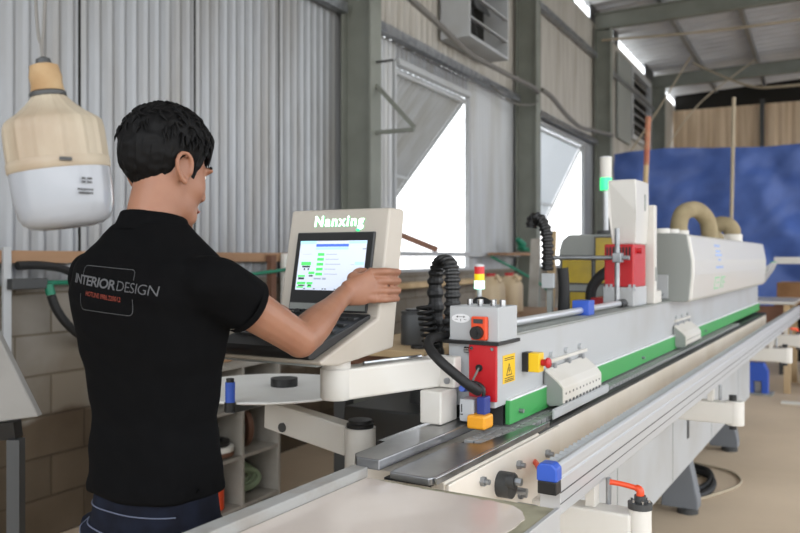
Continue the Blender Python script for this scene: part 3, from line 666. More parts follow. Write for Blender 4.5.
# hood
HP = [(-1.02,1.166),(-1.02,1.487),(-.79,1.487),(-.737,1.478),(-.716,1.36),(-.716,1.29),(-.728,1.172),(-.74,1.166)]
hd = P('hood', MB().prism(HP,3.90,6.80,lambda p,q,t:V((p,t,q))), 'hoodwhite', bevel=.01)
HE = [(p+(.004 if p<-1 else -.012), q-.0) for p,q in HP]
P('hood_end_panel', MB().prism(HE,3.885,3.9,lambda p,q,t:V((p,t,q))), 'grey', hd, bevel=.003)
P('end_cutout', MB().box((-.93,3.875,1.18),(-.83,3.886,1.29)), 'lightgrey', hd, bevel=.002)
def side(mb, y0,y1,z0,z1): return mb.prism([(y0,z0),(y1,z0),(y1,z1),(y0,z1)],0,.0012,lambda p,q,t:V((-.716+ (-(1.29-q)*.1 if q<1.29 else 0 if q<1.36 else (1.36-q)*.178)+t,p,q)))
mb = MB()
for z,w in ((1.43,.2),(1.40,.16),(1.38,.22),(1.355,.1),(1.315,.24)):
    for k in range(int(w/.03)): side(mb,4.62-w/2+k*.03,4.62-w/2+k*.03+.022,z,z+.012)
P('sticker_characters', mb, 'blueink', hd)
mb = MB()
for (a,b,c,d) in ((4.48,4.62,1.205,1.212),(4.48,4.495,1.212,1.262),(4.48,4.62,1.262,1.269),(4.55,4.62,1.235,1.242),(4.68,4.695,1.205,1.262),(4.68,4.82,1.262,1.269),(4.75,4.765,1.205,1.262),(4.75,4.82,1.232,1.239)): side(mb,a,b,c,d)
P('green_emblem', mb, 'greenink', hd)
# outfeed end
P('outfeed_chute', MB().prism([(-.80,1.24),(-.68,1.335),(-.67,1.33),(-.695,1.27),(-.76,1.17),(-.80,1.15)],6.82,7.15,lambda p,q,t:V((p,t,q))), 'lightgrey', bevel=.003)
P('chute_edge', MB().bar((-.682,6.83,1.338),(-.682,7.15,1.338),.016,.007), 'green')
# ducts on the hood
dc = P('dust_duct', MB().tube(curve_pts([(-1.005,5.0,1.53),(-1.005,5.0,1.58),(-.985,5.03,1.645),(-.93,5.14,1.665),(-.885,5.24,1.60),(-.875,5.26,1.487)],6),.05,18), 'duct', smooth=True)
P('duct_collar', MB().cyl((-1.005,5.0,1.486),(-1.005,5.0,1.535),.057,n=24), 'white', dc, smooth=True)
dc = P('dust_duct', MB().tube(curve_pts([(-.85,6.0,1.53),(-.85,6.0,1.565),(-.88,6.0,1.60),(-.94,6.0,1.605),(-.99,6.0,1.56),(-1.0,6.0,1.487)],6),.056,18), 'duct', smooth=True)
P('duct_collar', MB().cyl((-.85,6.0,1.486),(-.85,6.0,1.535),.068,n=24), 'white', dc, smooth=True)
for x,y,r_ in ((-1.02,4.6,.045),(-1.0,4.75,.045),(-.95,5.95,.055)): P('stub_collar', MB().cyl((x,y,1.486),(x,y,1.535),r_,n=24), 'white', smooth=True)
P('stub_duct', MB().ell((-.885,5.55,1.50),(.05,.05,.05)), 'duct', smooth=True)
# cable chain, coiled lead and hose at the head
def ribbed(pts, k, w, h, ref, n=12):
    pp = curve_pts(pts, k); rr = []
    for i in range(len(pp)): q = 1.0 if i % 4 < 2 else .8; rr.append((w*q, h*q))
    return MB().tube(pp, rr, n, ref=ref)
ax = V((.55,.83,0))
cc = P('drag_chain', MB(), 'black') if False else None
c0 = V((-1.085,2.04,0)); dirn = V((.95,-.30,0)).normalized()
loop = [c0+V((0,0,1.06)), c0+V((0,0,1.18)), c0+V((-.003,0,1.30)), c0+dirn*.012+V((0,0,1.352)), c0+dirn*.036+V((0,0,1.366)), c0+dirn*.06+V((0,0,1.345)), c0+dirn*.066+V((0,0,1.29)), c0+dirn*.064+V((0,0,1.22)), c0+dirn*.05+V((0,0,1.15))]
P('drag_chain', ribbed(loop, 12, .030, .0150, dirn), 'black')
h0 = V((-1.078,2.0,1.11)); pts = []
for i in range(8*14+1):
    t = i/14; pts.append(h0+V((.021*cos(2*pi*t)-.012*t/8*2, .021*sin(2*pi*t), t*.0155)))
P('coiled_lead', MB().tube(pts,.005,6), 'rubber', smooth=True)
P('conduit_hose', MB().tube(curve_pts([pd(446,337,2.12),pd(436,337,2.06),pd(429,341,2.02),pd(430,349,1.99),pd(440,361,1.96),pd(455,374,1.95),pd(470,386,1.95),pd(478,391,1.98)],6),.0125,14), 'rubber', smooth=True)
P('rubber_elbow', MB().tube(curve_pts([(-1.02,2.1,1.21),(-.99,2.12,1.245),(-.95,2.12,1.235),(-.93,2.12,1.21)],5),.012,10), 'rubber', smooth=True)
# console post on the machine
P('console_post', MB().box((-.975,1.745,.958),(-.915,1.835,1.040)), 'white', bevel=.004)
# second cable chain further along with its bracket
c1 = V((-1.15,3.02,0)); loop = [c1+V((-.025,0,1.49)), c1+V((-.018,0,1.525)), c1+V((.01,0,1.525)), c1+V((.035,0,1.48)), c1+V((.042,0,1.42)), c1+V((.042,0,1.36)), c1+V((.042,0,1.32))]
P('drag_chain', ribbed(loop,10,.03,.024,V((1,0,0))), 'black')
P('chain_bracket', MB().box((-1.13,3.01,1.25),(-1.08,3.03,1.31)), 'lightgrey', bevel=.003)
P('bracket_post', MB().box((-1.115,3.03,.90),(-1.095,3.05,1.30)), 'grey')
P('hanging_hose', MB().tube(curve_pts([(-1.06,3.06,1.33),(-1.055,3.06,1.25),(-1.06,3.06,1.1),(-1.07,3.08,.93)],5),.022,12), 'rubber', smooth=True)
# roller support rail carried on arms
rl = P('support_rail', MB().prism([(-.627,.81),(-.627,.912),(-.597,.912),(-.596,.926),(-.586,.928),(-.580,.922),(-.580,.902),(-.583,.9),(-.583,.894),(-.580,.892),(-.580,.816),(-.586,.81)],1.66,8.3,lambda p,q,t:V((p,t,q))), 'alu', bevel=.0015)
P('rail_end_cap', MB().prism([(-.622,.893),(-.622,.922),(-.614,.932),(-.587,.932),(-.576,.922),(-.576,.893)],1.625,1.66,lambda p,q,t:V((p,t,q))), 'blue', rl, bevel=.004)
P('rail_end_stop', MB().box((-.620,1.627,.865),(-.578,1.66,.893)), 'black', rl, bevel=.002)
P('rail_groove', MB().box((-.5802,1.66,.862),(-.5795,8.29,.865)).box((-.5802,1.66,.838),(-.5795,8.29,.840)), 'darkgrey', rl)
r0 = P('roller', MB().cyl((-.624,1.69,.914),(-.600,1.69,.914),.0095,n=12), 'clearroll', rl, smooth=True)
for i in range(1,98): copy_part(r0,(0,.032*i,0),rl)
mb = MB()
for i in range(98,205): mb.cyl((-.624,1.69+.032*i,.914),(-.600,1.69+.032*i,.914),.0095,n=8)
P('far_roller', mb, 'clearroll', rl, smooth=True, kind='stuff')
for k,y in enumerate((1.96,3.66,6.0,7.1)):
    ar = P('rail_arm', MB().box((-.772,y-.035,.665),(-.50,y+.035,.755)), 'white', bevel=.006)
    if k == 0:
        P('arm_post', MB().cyl((-.485,y,.18),(-.485,y,.765),.027,n=28), 'white', ar, smooth=True)
        P('post_collar', MB().cyl((-.485,y,.765),(-.485,y,.780),.029,n=28).cyl((-.485,y,.780),(-.485,y,.796),.014), 'darkgrey', ar, smooth=True)
        P('lock_lever', MB().tube(curve_pts([(-.485,y,.794),(-.485,y,.809),(-.497,y,.813),(-.525,y-.01,.820),(-.553,y-.02,.824)],4),[.0095]*4+[.009]*4+[.0065]*8+[.0075],12), 'orangered', ar, smooth=True)
        mb = MB()
        for q in range(6): a = q*pi/3; mb.cyl((-.485+.021*cos(a),y+.021*sin(a),.778),(-.485+.021*cos(a),y+.021*sin(a),.788),.0035,n=8)
        P('collar_screw', mb, 'steel', ar)
    else:
        P('arm_knob', MB().cyl((-.515,y,.762),(-.515,y,.785),.016), 'black', ar, smooth=True)
        P('arm_knob', MB().cyl((-.515,y,.665),(-.515,y,.64),.016), 'black', ar, smooth=True)
        P('arm_end_round', MB().cyl((-.505,y,.66),(-.505,y,.762),.036,n=24), 'white', ar, smooth=True)
    P('rail_riser', MB().box((-.615,y-.02,.755),(-.59,y+.02,.81)), 'white', ar, bevel=.002)
    P('riser_bolt', MB().cyl((-.57,y+.03,.755),(-.57,y+.03,.82),.007), 'galv', ar, smooth=True)
P('arm_lever', MB().tube([(-.52,7.1,.78),(-.52,7.1,.80),(-.56,7.05,.81)],.012,8), 'orangered', smooth=True)

# ================================================================== CONSOLE
cs = empty('control_console', (-1.09,1.58,1.04), 'beige touch-screen control console on a swivel arm, with lit green lettering', 'console')
K = lambda name, mb, m, parent=cs, **k: mb.build(name, m, parent, **k)
K('console_housing', MB().prism([(1.72,1.497),(1.785,1.497),(1.792,1.488),(1.735,1.143),(1.494,1.124),(1.43,1.132),(1.422,1.142),(1.664,1.2225)],-1.357,-1.045,lambda p,q,t:V((t,p,q))), 'cream', bevel=.006)
UP = V((0,.2,.98)).normalized(); NN = V((0,-.98,.2)).normalized()
def fp(x,s,t): return V((x,1.664,1.2225)) + UP*s + NN*t
def fbox(mb,x0,x1,s0,s1,t0,t1):
    vs = [fp(x,s,t) for t in (t0,t1) for x,s in ((x0,s0),(x1,s0),(x1,s1),(x0,s1))]
    return mb.add(vs,[(0,3,2,1),(4,5,6,7),(0,1,5,4),(1,2,6,5),(2,3,7,6),(3,0,4,7)])
bz = K('screen_bezel', fbox(MB(),-1.322,-1.078,.010,.218,.0,.008), 'darkgrey', bevel=.003)
K('bezel_glass', fbox(MB(),-1.318,-1.083,.032,.214,.008,.0095), 'black', bz)
K('bezel_lip', fbox(MB(),-1.318,-1.083,.014,.030,.008,.0092), 'grey', bz)
sc_ = K('screen', fbox(MB(),-1.306,-1.097,.064,.194,.0095,.0102), 'screen')
W_,H_ = .209,.13
def ui(name, rects, m):
    mb = MB()
    for (x0,y0,x1,y1) in rects: fbox(mb,-1.306+W_*x0,-1.306+W_*x1,.064+H_*(1-y1),.064+H_*(1-y0),.0102,.0106)
    K(name, mb, m, sc_)
ui('title_bar_graphic',[(.25,.065,.74,.12)],'sblue')
ui('cyan_graphic',[(.0,.0,.25,.06),(.74,.01,1,.06),(.25,.13,.74,.18),(.86,.43,.99,.49)],'scyan')
ui('green_graphic',[(.29,y,.39,y+.055) for y in (.25,.35,.45,.55,.65)]+[(.05,.43,.2,.5),(.02,.70,.13,.74),(.18,.63,.27,.68),(.02,.84,.15,.89),(.17,.84,.26,.89),(.02,.93,.12,.96),(.18,.92,.25,.95)],'sgreen')
ui('grey_graphic',[(.42,y+.02,.58+.1*((i*7)%3)/3,y+.032) for i,y in enumerate((.25,.35,.45,.55,.65))]+[(.27,.755,.38,.785),(.4,.75,.455,.79),(.8,.48,.86,.485),(.95,.155,1,.18),(.06,.27,.2,.275)],'sgrey')
ui('dark_graphic',[(.07,.51,.19,.545),(.1,.56,.12,.6),(.16,.56,.18,.6),(.03,.75,.12,.79),(.19,.70,.25,.73),(.04,.90,.14,.925),(.19,.895,.24,.92)]+[(x,.965,x+.025,.985) for x in (.13,.28,.41,.45,.59,.74)],'sdark')
FRM = lambda t: frame(fp(-1.197,.247,t),(1,0,0),UP)
tm = text_mesh('Nanxing',.0395,.0012,bold=.0014,spacing=1.2); tm.xf(FRM(.0013)); lt_ = K('lit_lettering', tm, 'letterside')
tm = text_mesh('Nanxing',.0395,.0002,bold=.0010,spacing=1.2); tm.xf(FRM(.0028)); K('letter_face', tm, 'glow', lt_)
K('power_light', MB().ell(fp(-1.135,.224,.001),(.006,.004,.004)), 'glowgreen', smooth=True)
kp = K('keypad', MB().prism([(1.655,1.221),(1.655,1.232),(1.415,1.170),(1.405,1.160),(1.405,1.146),(1.425,1.145)],-1.352,-1.062,lambda p,q,t:V((t,p,q))), 'black', bevel=.003)
mb = MB()
for i in range(10):
    for j in range(4):
        y = 1.47+j*.045; z = 1.170+ (y-1.415)*.2583
        x = -1.335+i*.0265
        mb.box((x,y,z-.004),(x+.019,y+.03,z+.006))
K('key_buttons', mb, 'darkgrey', kp)
K('keypad_plate', MB().box((-1.352,1.43,1.128),(-1.06,1.60,1.1325)), 'grey')
K('black_plug', MB().cyl(fp(-1.285,.004,.0),fp(-1.285,.004,.018),.010).cyl(fp(-1.265,.006,.0),fp(-1.265,.006,.015),.008), 'black', smooth=True)
K('swivel_joint', MB().lathe([(.035,1.033),(.039,1.038),(.039,1.105),(.034,1.11),(.034,1.126)],c=(-1.105,1.57,0),n=32), 'white', smooth=True)
K('swivel_arm', MB().bar((-1.103,1.568,1.070),(-.965,1.835,1.080),.066,.074), 'white', bevel=.006)
K('arm_end_block', MB().box((-.99,1.80,1.042),(-.905,1.84,1.120)), 'white', bevel=.004)
K('cable_bundle', MB().tube([(-1.06,1.62,1.116),(-1.02,1.70,1.119),(-.985,1.77,1.121)],.005,8), 'steel', smooth=True)
K('arm_screw', MB().cyl((-.925,1.80,1.06),(-.925,1.794,1.06),.008), 'galv', smooth=True)

# ================================================================== EDGE TAPE TRAY
tt = empty('edge_tape_tray', (-1.6,1.95,0), 'round white edge tape tray on a white support arm under the console', 'tray')
T_ = lambda name, mb, m, parent=tt, **k: mb.build(name, m, parent, **k)
ctr = V((-1.62,1.945,.962))
T_('tray_disc', MB().lathe([(.001,0),(.280,0),(.283,.003),(.280,.007),(.001,.007)],c=ctr,n=72), 'discwhite', smooth=True)
T_('reel_hub', MB().cyl(ctr+V((.03,.03,.007)),ctr+V((.03,.03,.032)),.042,n=28), 'black', smooth=True)
T_('tray_spindle', MB().cyl(ctr+V((0,0,-.1)),ctr,.02), 'darkgrey', smooth=True)
T_('support_arm', MB().bar((-1.62,1.945,.885),(-1.25,1.845,.865),.05,.085), 'white', bevel=.005)
T_('arm_hole', MB().cyl((-1.53,1.888,.86),(-1.53,1.894,.86),.014), 'darkgrey', smooth=True)
ps = T_('support_post', MB().cyl((-1.214,1.838,0),(-1.214,1.838,.905),.043,n=28), 'white', smooth=True)
T_('post_cap', MB().lathe([(.037,.905),(.038,.915),(.033,.918),(.033,.926),(.001,.928)],c=(-1.214,1.838,0),n=28), 'black', ps, smooth=True)
T_('post_foot', MB().cyl((-1.214,1.838,0),(-1.214,1.838,.015),.12,n=28), 'darkgrey', ps, smooth=True)
hx = ctr+V((.085,-.275,.018))
hb = T_('locking_handle', MB().cyl(hx+V((0,0,-.01)),hx+V((0,0,.046)),.0135,n=20), 'blue', smooth=True)
T_('handle_tip', MB().cyl(hx+V((0,0,.046)),hx+V((0,0,.056)),.011,n=20), 'black', hb, smooth=True)
T_('handle_base', MB().cyl(hx+V((0,0,-.035)),hx+V((0,0,-.01)),.016,n=20), 'black', hb, smooth=True)
T_('handle_bracket', MB().bar(hx+V((0,0,-.03)),ctr+V((0,-.03,-.03)),.03,.02), 'black', hb)
# ================================================================== FRONT TABLE
tb = empty('work_table', (-.7,.9,0), 'work table with worn white film on its top and a raised grey lip', 'table')
B = lambda name, mb, m, parent=tb, **k: mb.build(name, m, parent, **k)
B('table_board', MB().box((-.93,.25,.895),(-.492,1.382,.919)), 'board', bevel=.002)
pts = []
def jag(a,b,n,amp):
    a=V(a);b=V(b);d=(b-a);nn=V((-d.y,d.x,0)).normalized()
    return [a+d*i/n+nn*(amp*noise.noise(V((a.x*9+i*.9,a.y*7,3)))) for i in range(n)]
pts += jag((-.893,.26,0),(-.893,1.378,0),6,.0) + jag((-.893,1.378,0),(-.83,1.368,0),4,.002) + jag((-.83,1.368,0),(-.60,1.362,0),18,.010)
c_ = V((-.595,1.28,0)); pts += [c_+V((.078*cos(t),.08*sin(t),0))*(1+.05*noise.noise(V((t*3,0,0)))) for t in [pi/2*(1-i/9)*.95 for i in range(10)]]
pts += jag((-.519,1.25,0),(-.525,.26,0),24,.010)
B('white_film', MB().prism([(p.x,p.y) for p in pts],.919,.9205,lambda p,q,t:V((p,q,t))), 'film')
B('raised_lip', MB().box((-.932,.25,.919),(-.895,1.384,.940)), 'lip_', bevel=.002)
B('edge_profile', MB().box((-.492,.25,.868),(-.484,1.384,.921)).box((-.489,.25,.845),(-.484,1.384,.866)), 'alu', bevel=.001)
mb = MB()
for i in range(24): mb.cyl((-.4842,.3+i*.045,.882),(-.4835,.3+i*.045,.882),.004,n=8)
B('profile_hole', mb, 'ink')
B('under_frame', MB().box((-.90,.28,.84),(-.86,1.34,.895)).box((-.55,.28,.84),(-.51,1.34,.895)).box((-.86,1.30,.84),(-.55,1.34,.895)).box((-.86,.28,.84),(-.55,.32,.895)), 'galv')
for x in (-.90,-.55):
    for y in (.28,1.30): B('leg', MB().box((x,y,0),(x+.04,y+.04,.84)), 'galv', bevel=.002)
# ================================================================== SIGNAL LIGHTS
def signal(name, loc, sc, cols, zb, label, lit):
    x,y,z = loc
    r = empty(name, (x,y,zb), label, 'signal light', 'tower signal lights')
    MB().cyl((x,y,zb),(x,y,z),.009*sc,n=12).build('signal_pole','alu',r,smooth=True)
    MB().cyl((x,y,zb),(x,y,zb+.02),.03*sc,n=20).build('pole_base','darkgrey',r,smooth=True)
    for i,(m,h) in enumerate(cols):
        MB().cyl((x,y,z),(x,y,z+h),.0195*sc,n=24).build('lens',m,r,smooth=True); z += h
    MB().lathe([(.02*sc,0),(.02*sc,.004),(.014*sc,.008),(.0005,.009)],c=(x,y,z),n=24).build('lens_cap','whiteink',r,smooth=True)
signal('signal_light',(-1.19,2.56,1.262),.92,[('glowwhite',.028),('lensy',.024),('lensr',.026)],.901,'small signal light with red, yellow and lit pale tiers behind the control box',0)
signal('signal_light',(-1.16,4.0,1.712),1.5,[('glowgreen',.062),('paper',.10)],1.4885,'tall signal light glowing green on the yellow-windowed rear cover',0)
# ================================================================== SHELF UNIT AGAINST THE WALL
sh = empty('storage_shelf', wf(-2.85,3.3,0), 'grey-white cubby storage shelf with rolls and bottles by the block wall', 'shelf')
x0,x1,ya,yb = -3.04,-2.67,2.99,3.65
S = lambda n,mb,m,parent=sh,**k: mb.xf(WF).build(n,m,parent,**k)
S('shelf_back',MB().box((x0-.015,ya,.02),(x0,yb,.82)),'shelfw')
for y in (3.0,3.315,3.63): S('divider',MB().box((x0,y,.0),(x1,y+.018,.80)),'shelfw',bevel=.001)
for z in (.06,.32,.57): 
    for y in (3.018,3.333): S('shelf_board',MB().box((x0,y,z),(x1-.004,y+.302 if y!=3.333 else 3.63,z+.018)),'shelfw',bevel=.001)
S('top_board',MB().box((x0-.015,ya-.01,.80),(x1+.01,yb+.01,.82)),'shelfw',bevel=.001)
def ring(c, R, r2, w, axis):
    ax_ = V(axis).normalized(); u = ax_.orthogonal().normalized(); v = ax_.cross(u); mb = MB(); rg = []
    for rad,h in ((r2,-w/2),(R,-w/2),(R,w/2),(r2,w/2),(r2,-w/2)):
        rg.append([V(c)+u*rad*cos(2*pi*j/36)+v*rad*sin(2*pi*j/36)+ax_*h for j in range(36)])
    return mb.rings(rg,caps=False)
def roll(name,c,R,r2,w,axis,m1,m2,label):
    r = empty(name, c - V((0,0,w/2 if abs(axis[2])>.5 else R)), label,'tape roll','edge tape rolls on the shelf')
    ring(c,R,r2,w,axis).build('tape',m1,r,smooth=True); ring(c,r2,r2*.9,w*.9,axis).build('core',m2,r,smooth=True)
roll('tape_roll',wf(-2.76,3.218,.338+.026),.088,.06,.022,(0,0,1),'darkwood','black','dark edge tape roll lying lowest in a pair on the middle shelf')
roll('tape_roll',wf(-2.76,3.218,.338+.050),.088,.06,.024,(0,0,1),'paper','black','white edge tape roll lying on the dark roll on the middle shelf')
roll('tape_roll',wf(-2.78,3.218,.338+.076),.082,.055,.024,(0,0,1),'black','darkgrey','black edge tape roll on top of the pile on the middle shelf')
roll('tape_roll',wf(-2.80,3.47,.338+.112),.11,.07,.03,(.35,1,0),'darkwood','darkgrey','brown edge tape roll standing upright on the middle shelf')
def bottle(name,c,r_,h,m,mc_,label,group=None):
    rt = empty(name,c,label,'bottle',group)
    MB().lathe([(r_*.92,0),(r_,.006),(r_,h*.62),(r_*.85,h*.74),(r_*.4,h*.84),(r_*.36,h*.9)],c=c,n=24).build('bottle_body',m,rt,smooth=True)
    MB().cyl(V(c)+V((0,0,h*.89)),V(c)+V((0,0,h)),r_*.42,n=16).build('cap',mc_,rt,smooth=True)
bottle('spray_bottle',wf(-2.74,3.20,.0795),.035,.17,'orangered','blue','small red bottle with a blue cap on the lowest shelf')
mb = MB()
for k in range(5): mb.tube([wf(-2.80+.02*sin(k),3.47,.115+.0)+V((.075*(1-.1*k)*cos(2*pi*j/24)*.6,.09*(1-.1*k)*cos(2*pi*j/24),.065+.05*sin(2*pi*j/24)+.012*k-.03)) for j in range(25)],.011,8)
o = mb.build('green_strap_coil','greenbag',smooth=True); tag(o,'pale green coil of strap on the lowest shelf','strap')
roll('tape_roll',wf(-2.86,3.06,.82+.026),.10,.06,.05,(0,0,1),'palewood','wood','pale edge tape roll lying on the shelf top behind the man')
roll('tape_roll',wf(-2.84,3.3,.82+.02),.09,.05,.03,(0,0,1),'wood','black','tan edge tape roll lying on the shelf top under the tray')
o = MB().box((-2.98,3.41,.82),(-2.72,3.62,.87)).xf(WF).build('flat_carton','card',bevel=.003); tag(o,'flat brown carton on the end of the shelf top','box')
# ================================================================== SIDE BENCH AND BACK WORKBENCH
def bench(name,x0,x1,y0,y1,z,label,m='palewood'):
    r = empty(name,((x0+x1)/2,(y0+y1)/2,0),label,'workbench')
    MB().box((x0,y0,z-.03),(x1,y1,z)).build('bench_top',m,r,bevel=.003)
    MB().box((x0+.05,y0+.05,z-.1),(x1-.05,y1-.05,z-.031)).build('bench_apron','darkwood',r)
    for x in (x0+.03,x1-.09):
        for y in (y0+.03,y1-.09): MB().box((x,y,0),(x+.06,y+.06,z-.03)).build('leg','darkgrey',r)
    return r
bench('side_bench',-2.0,-1.52,2.75,3.5,1.0,'small pale wooden bench behind the console holding a dark canister')
r = empty('canister',(-1.70,2.98,1.0),'dark grey ribbed canister on the small wooden bench','canister')
MB().lathe([(.048,0),(.05,.004),(.05,.12),(.046,.128),(.046,.132),(.05,.134),(.05,.142),(.001,.144)],c=(-1.70,2.98,1.0),n=28).build('canister_body','darkgrey',r,smooth=True)
MB().cyl((-1.70,2.98,1.144),(-1.70,2.98,1.152),.03).build('lid','black',r,smooth=True)
o = MB().cyl((-1.60,2.86,1.0),(-1.60,2.86,1.012),.035,n=24).build('black_disc','black',smooth=True); tag(o,'flat black disc on the small bench in front of the canister','disc')
bench('back_workbench',-2.75,-1.85,5.1,6.5,.95,'long wooden workbench standing behind the control box','wood')
def jug(x,y,z,label):
    r = empty('plastic_jug',(x,y,z),label,'jug','plastic jugs on the back workbench')
    MB().lathe([(.085,0),(.095,.01),(.095,.2),(.085,.235),(.04,.265),(.034,.275),(.034,.285)],c=(x,y,z),n=28,sq=4).build('jug_body','jug',r,smooth=True)
    MB().cyl((x,y,z+.284),(x,y,z+.305),.036).build('cap','red',r,smooth=True)
    MB().tube(curve_pts([(x+.04,y-.02,z+.26),(x+.07,y-.04,z+.29),(x+.1,y-.05,z+.24)],4),.012,8).build('handle','jug',r,smooth=True)
jug(-2.44,5.45,.95,'beige plastic jug with a red cap on the back workbench')
jug(-2.42,5.75,.95,'second beige jug standing just behind the red-capped one')
rng = random.Random(3)
for i,(x,y,w,h,m,lab) in enumerate(((-2.50,6.62,.07,1.62,'palewood','pale narrow board leaning behind the workbench by the black cable chain'),(-2.66,6.6,.09,1.55,'shelfw','wide greyish board leaning beside the workbench'),(-2.40,6.64,.06,1.50,'paper','thin white strip leaning with the boards by the yellow-windowed cover'),(-2.28,6.62,.08,1.46,'palewood','pale short plank leaning furthest into the corner by the cover'))):
    o = MB().bar((x+.06,y,0),(x-.06,y+.5,h),w,.022,up=(0,1,.3)).build('leaning_board',m,bevel=.002); tag(o,lab,'board','boards leaning by the workbench')
# ================================================================== FLOOR THINGS
pts=[(-1.0,4.72,.02),(-.90,4.72,.02),(-.83,4.85,.02),(-.82,5.05,.02),(-.88,5.25,.02),(-1.0,5.3,.03)]
cable('floor_hose',pts,.02,'rubber','black hose curled on the floor beside the machine foot','hose')
cable('floor_hose',[(x-.03,y+.12,z+.0) for x,y,z in pts],.02,'rubber','black hose curl lying just behind the first one on the floor','hose')
cable('floor_wire',[(-1.05,4.55,.009),(-.92,4.62,.009),(-.80,4.85,.009),(-.69,5.18,.009),(-.75,5.42,.009),(-.9,5.53,.009),(-1.1,5.58,.009)],.008,'rope','thin pale wire looped on the floor beside the machine','wire')
o = MB().box((-.75,8.3,0),(1.4,8.42,.012)).build('floor_batten','paper',bevel=.002); tag(o,'long white batten lying on the floor at the machine end','batten')
r = empty('blue_jack',(-1.0,8.75,0),'blue cast stand with a grey notch at the end of the machine','stand')
MB().prism([(-1.10,0),(-1.10,.24),(-1.07,.32),(-.94,.32),(-.90,.24),(-.90,0),(-.96,0),(-.96,.14),(-1.03,.14),(-1.03,0)],8.7,8.82,lambda p,q,t:V((p,t,q))).build('stand_body','blue',r,bevel=.006)
MB().box((-1.13,8.68,0),(-.86,8.9,.02)).build('stand_base','grey',r)
MB().box((-1.025,8.74,.02),(-.965,8.78,.13)).build('notch_plate','galv',r)
# outfeed table with a white top
r = empty('outfeed_table',(-.85,9.3,0),'white-topped outfeed table beyond the end of the machine','table')
MB().box((-1.25,8.9,.90),(-.68,9.9,.93)).build('table_top','hoodwhite',r,bevel=.003)
for x in (-1.2,-.78):
    for y in (8.95,9.79): MB().box((x,y,0),(x+.06,y+.06,.90)).build('leg','palewood',r)
MB().box((-1.14,8.97,.55),(-.78,9.0,.88)).build('front_board','darkwood',r)
def stackbox(x0,x1,y0,y1,z0,z1,name,m,lab,cat,group=None):
    o = MB().box((x0,y0,z0),(x1,y1,z1)).build(name,m,bevel=.006); return tag(o,lab,cat,group)
r = empty('trestle',(-.3,10.8,0),'dark trestle carrying cartons in front of the tarpaulin','trestle')
MB().box((-1.0,10.3,.78),(.9,11.3,.83)).build('trestle_top','darkwood',r)
for x in (-.95,.8):
    for y in (10.35,11.2): MB().box((x,y,0),(x+.07,y+.07,.78)).build('leg','darkgrey',r)
MB().box((-.88,10.9,.1),(.8,10.95,.75)).build('back_panel','darkback',r)
stackbox(-.98,-.35,10.4,11.0,.83,1.08,'cardboard_box','card','wide brown cardboard box on the trestle by the tarpaulin','box','cardboard boxes on the trestle')
stackbox(-.3,.2,10.4,10.9,.83,1.0,'cardboard_box','card','lower cardboard box next to the wide one on the trestle','box','cardboard boxes on the trestle')
stackbox(.22,.8,10.4,11.0,.83,1.12,'cardboard_box','darkwood','dark brown cardboard box at the outer end of the trestle','box','cardboard boxes on the trestle')
stackbox(-.62,-.40,9.55,9.75,0,.16,'wood_block','palewood','pale wooden block on the floor beside the outfeed table','block')
r = empty('panel_cart',(.0,9.4,0),'tall frame with a bright white panel lying across its top','cart')
MB().box((-.875,9.0,1.31),(.9,9.5,1.38)).build('white_panel','hoodwhite',r,bevel=.004)
for x in (-.62,.8):
    for y in (9.05,9.4): MB().box((x,y,0),(x+.05,y+.05,1.31)).build('leg','galv',r)
MB().box((-.57,9.06,.9),(.8,9.1,.95)).build('cross_bar','red',r)
for i,(z,m,lab) in enumerate(((.9,'hoodwhite','white board lying lowest across the tall frame'),)):
    pass
# second machine arms seen past the end of the rail
# ================================================================== THE MAN AT THE CONSOLE
px, py = -1.24, 1.13
man = empty('person', (px,py,0), 'man in a black printed polo shirt and dark jeans working at the touch-screen console', 'person')
H = Matrix.Translation((px-.002, py+.033, 1.549)) @ Matrix.Rotation(radians(-4),4,'Z') @ Matrix.Rotation(radians(-14),4,'X') @ Matrix.Scale(.945,4)
S_R = V((-1.078,1.118,1.324)); E_R = V((-1.032,1.335,1.198)); W_R = V((-1.074,1.561,1.285))
S_L = V((-1.402,1.125,1.335)); E_L = V((-1.430,1.27,1.12)); W_L = V((-1.29,1.40,1.24))
def lerp(a,b,t): return a+(b-a)*t
def limb(mb, pts, r, n=16): mb.tube(pts, r, n)
def chain(a,b,rs): return [lerp(a,b,i/(len(rs)-1)) for i in range(len(rs))]
def torso_rings(mb, rows, n=40, ex=.85):
    rg = []
    for x,y,z,a,b in rows:
        rg.append([V((px+x+a*abs(cos(t))**ex*(1 if cos(t)>0 else -1), py+y+b*abs(sin(t))**ex*(1 if sin(t)>0 else -1), z)) for t in [2*pi*j/n for j in range(n)]])
    mb.rings(rg)
body = MB()
torso_rings(body, [(0,0,.84,.105,.07),(0,0,.95,.105,.068),(0,0,1.05,.10,.065),(0,0,1.18,.115,.074),(0,-.005,1.28,.135,.08),(0,-.01,1.34,.11,.065),(0,-.008,1.39,.07,.052),(0,0,1.43,.055,.05)])
body.tube([(px,py-.012,1.40),(px+.002,py-.002,1.46),(px+.006,py+.012,1.52),(px+.008,py+.022,1.56)],[.056,.054,.053,.055],20)
for a,b in ((S_R,E_R),(S_L,E_L)):
    body.ell(a+V((0,0,-.005)),(.05,.05,.052)); limb(body, chain(a,b,[.048,.045,.042,.039,.037]), [.048,.045,.042,.039,.037])
    body.ell(b,(.0375,.0375,.0375))
for e,w in ((E_R,W_R),(E_L,W_L)):
    rs = [.037,.040,.038,.033,.027,.024,.0235]; limb(body, chain(e,w,rs), rs)
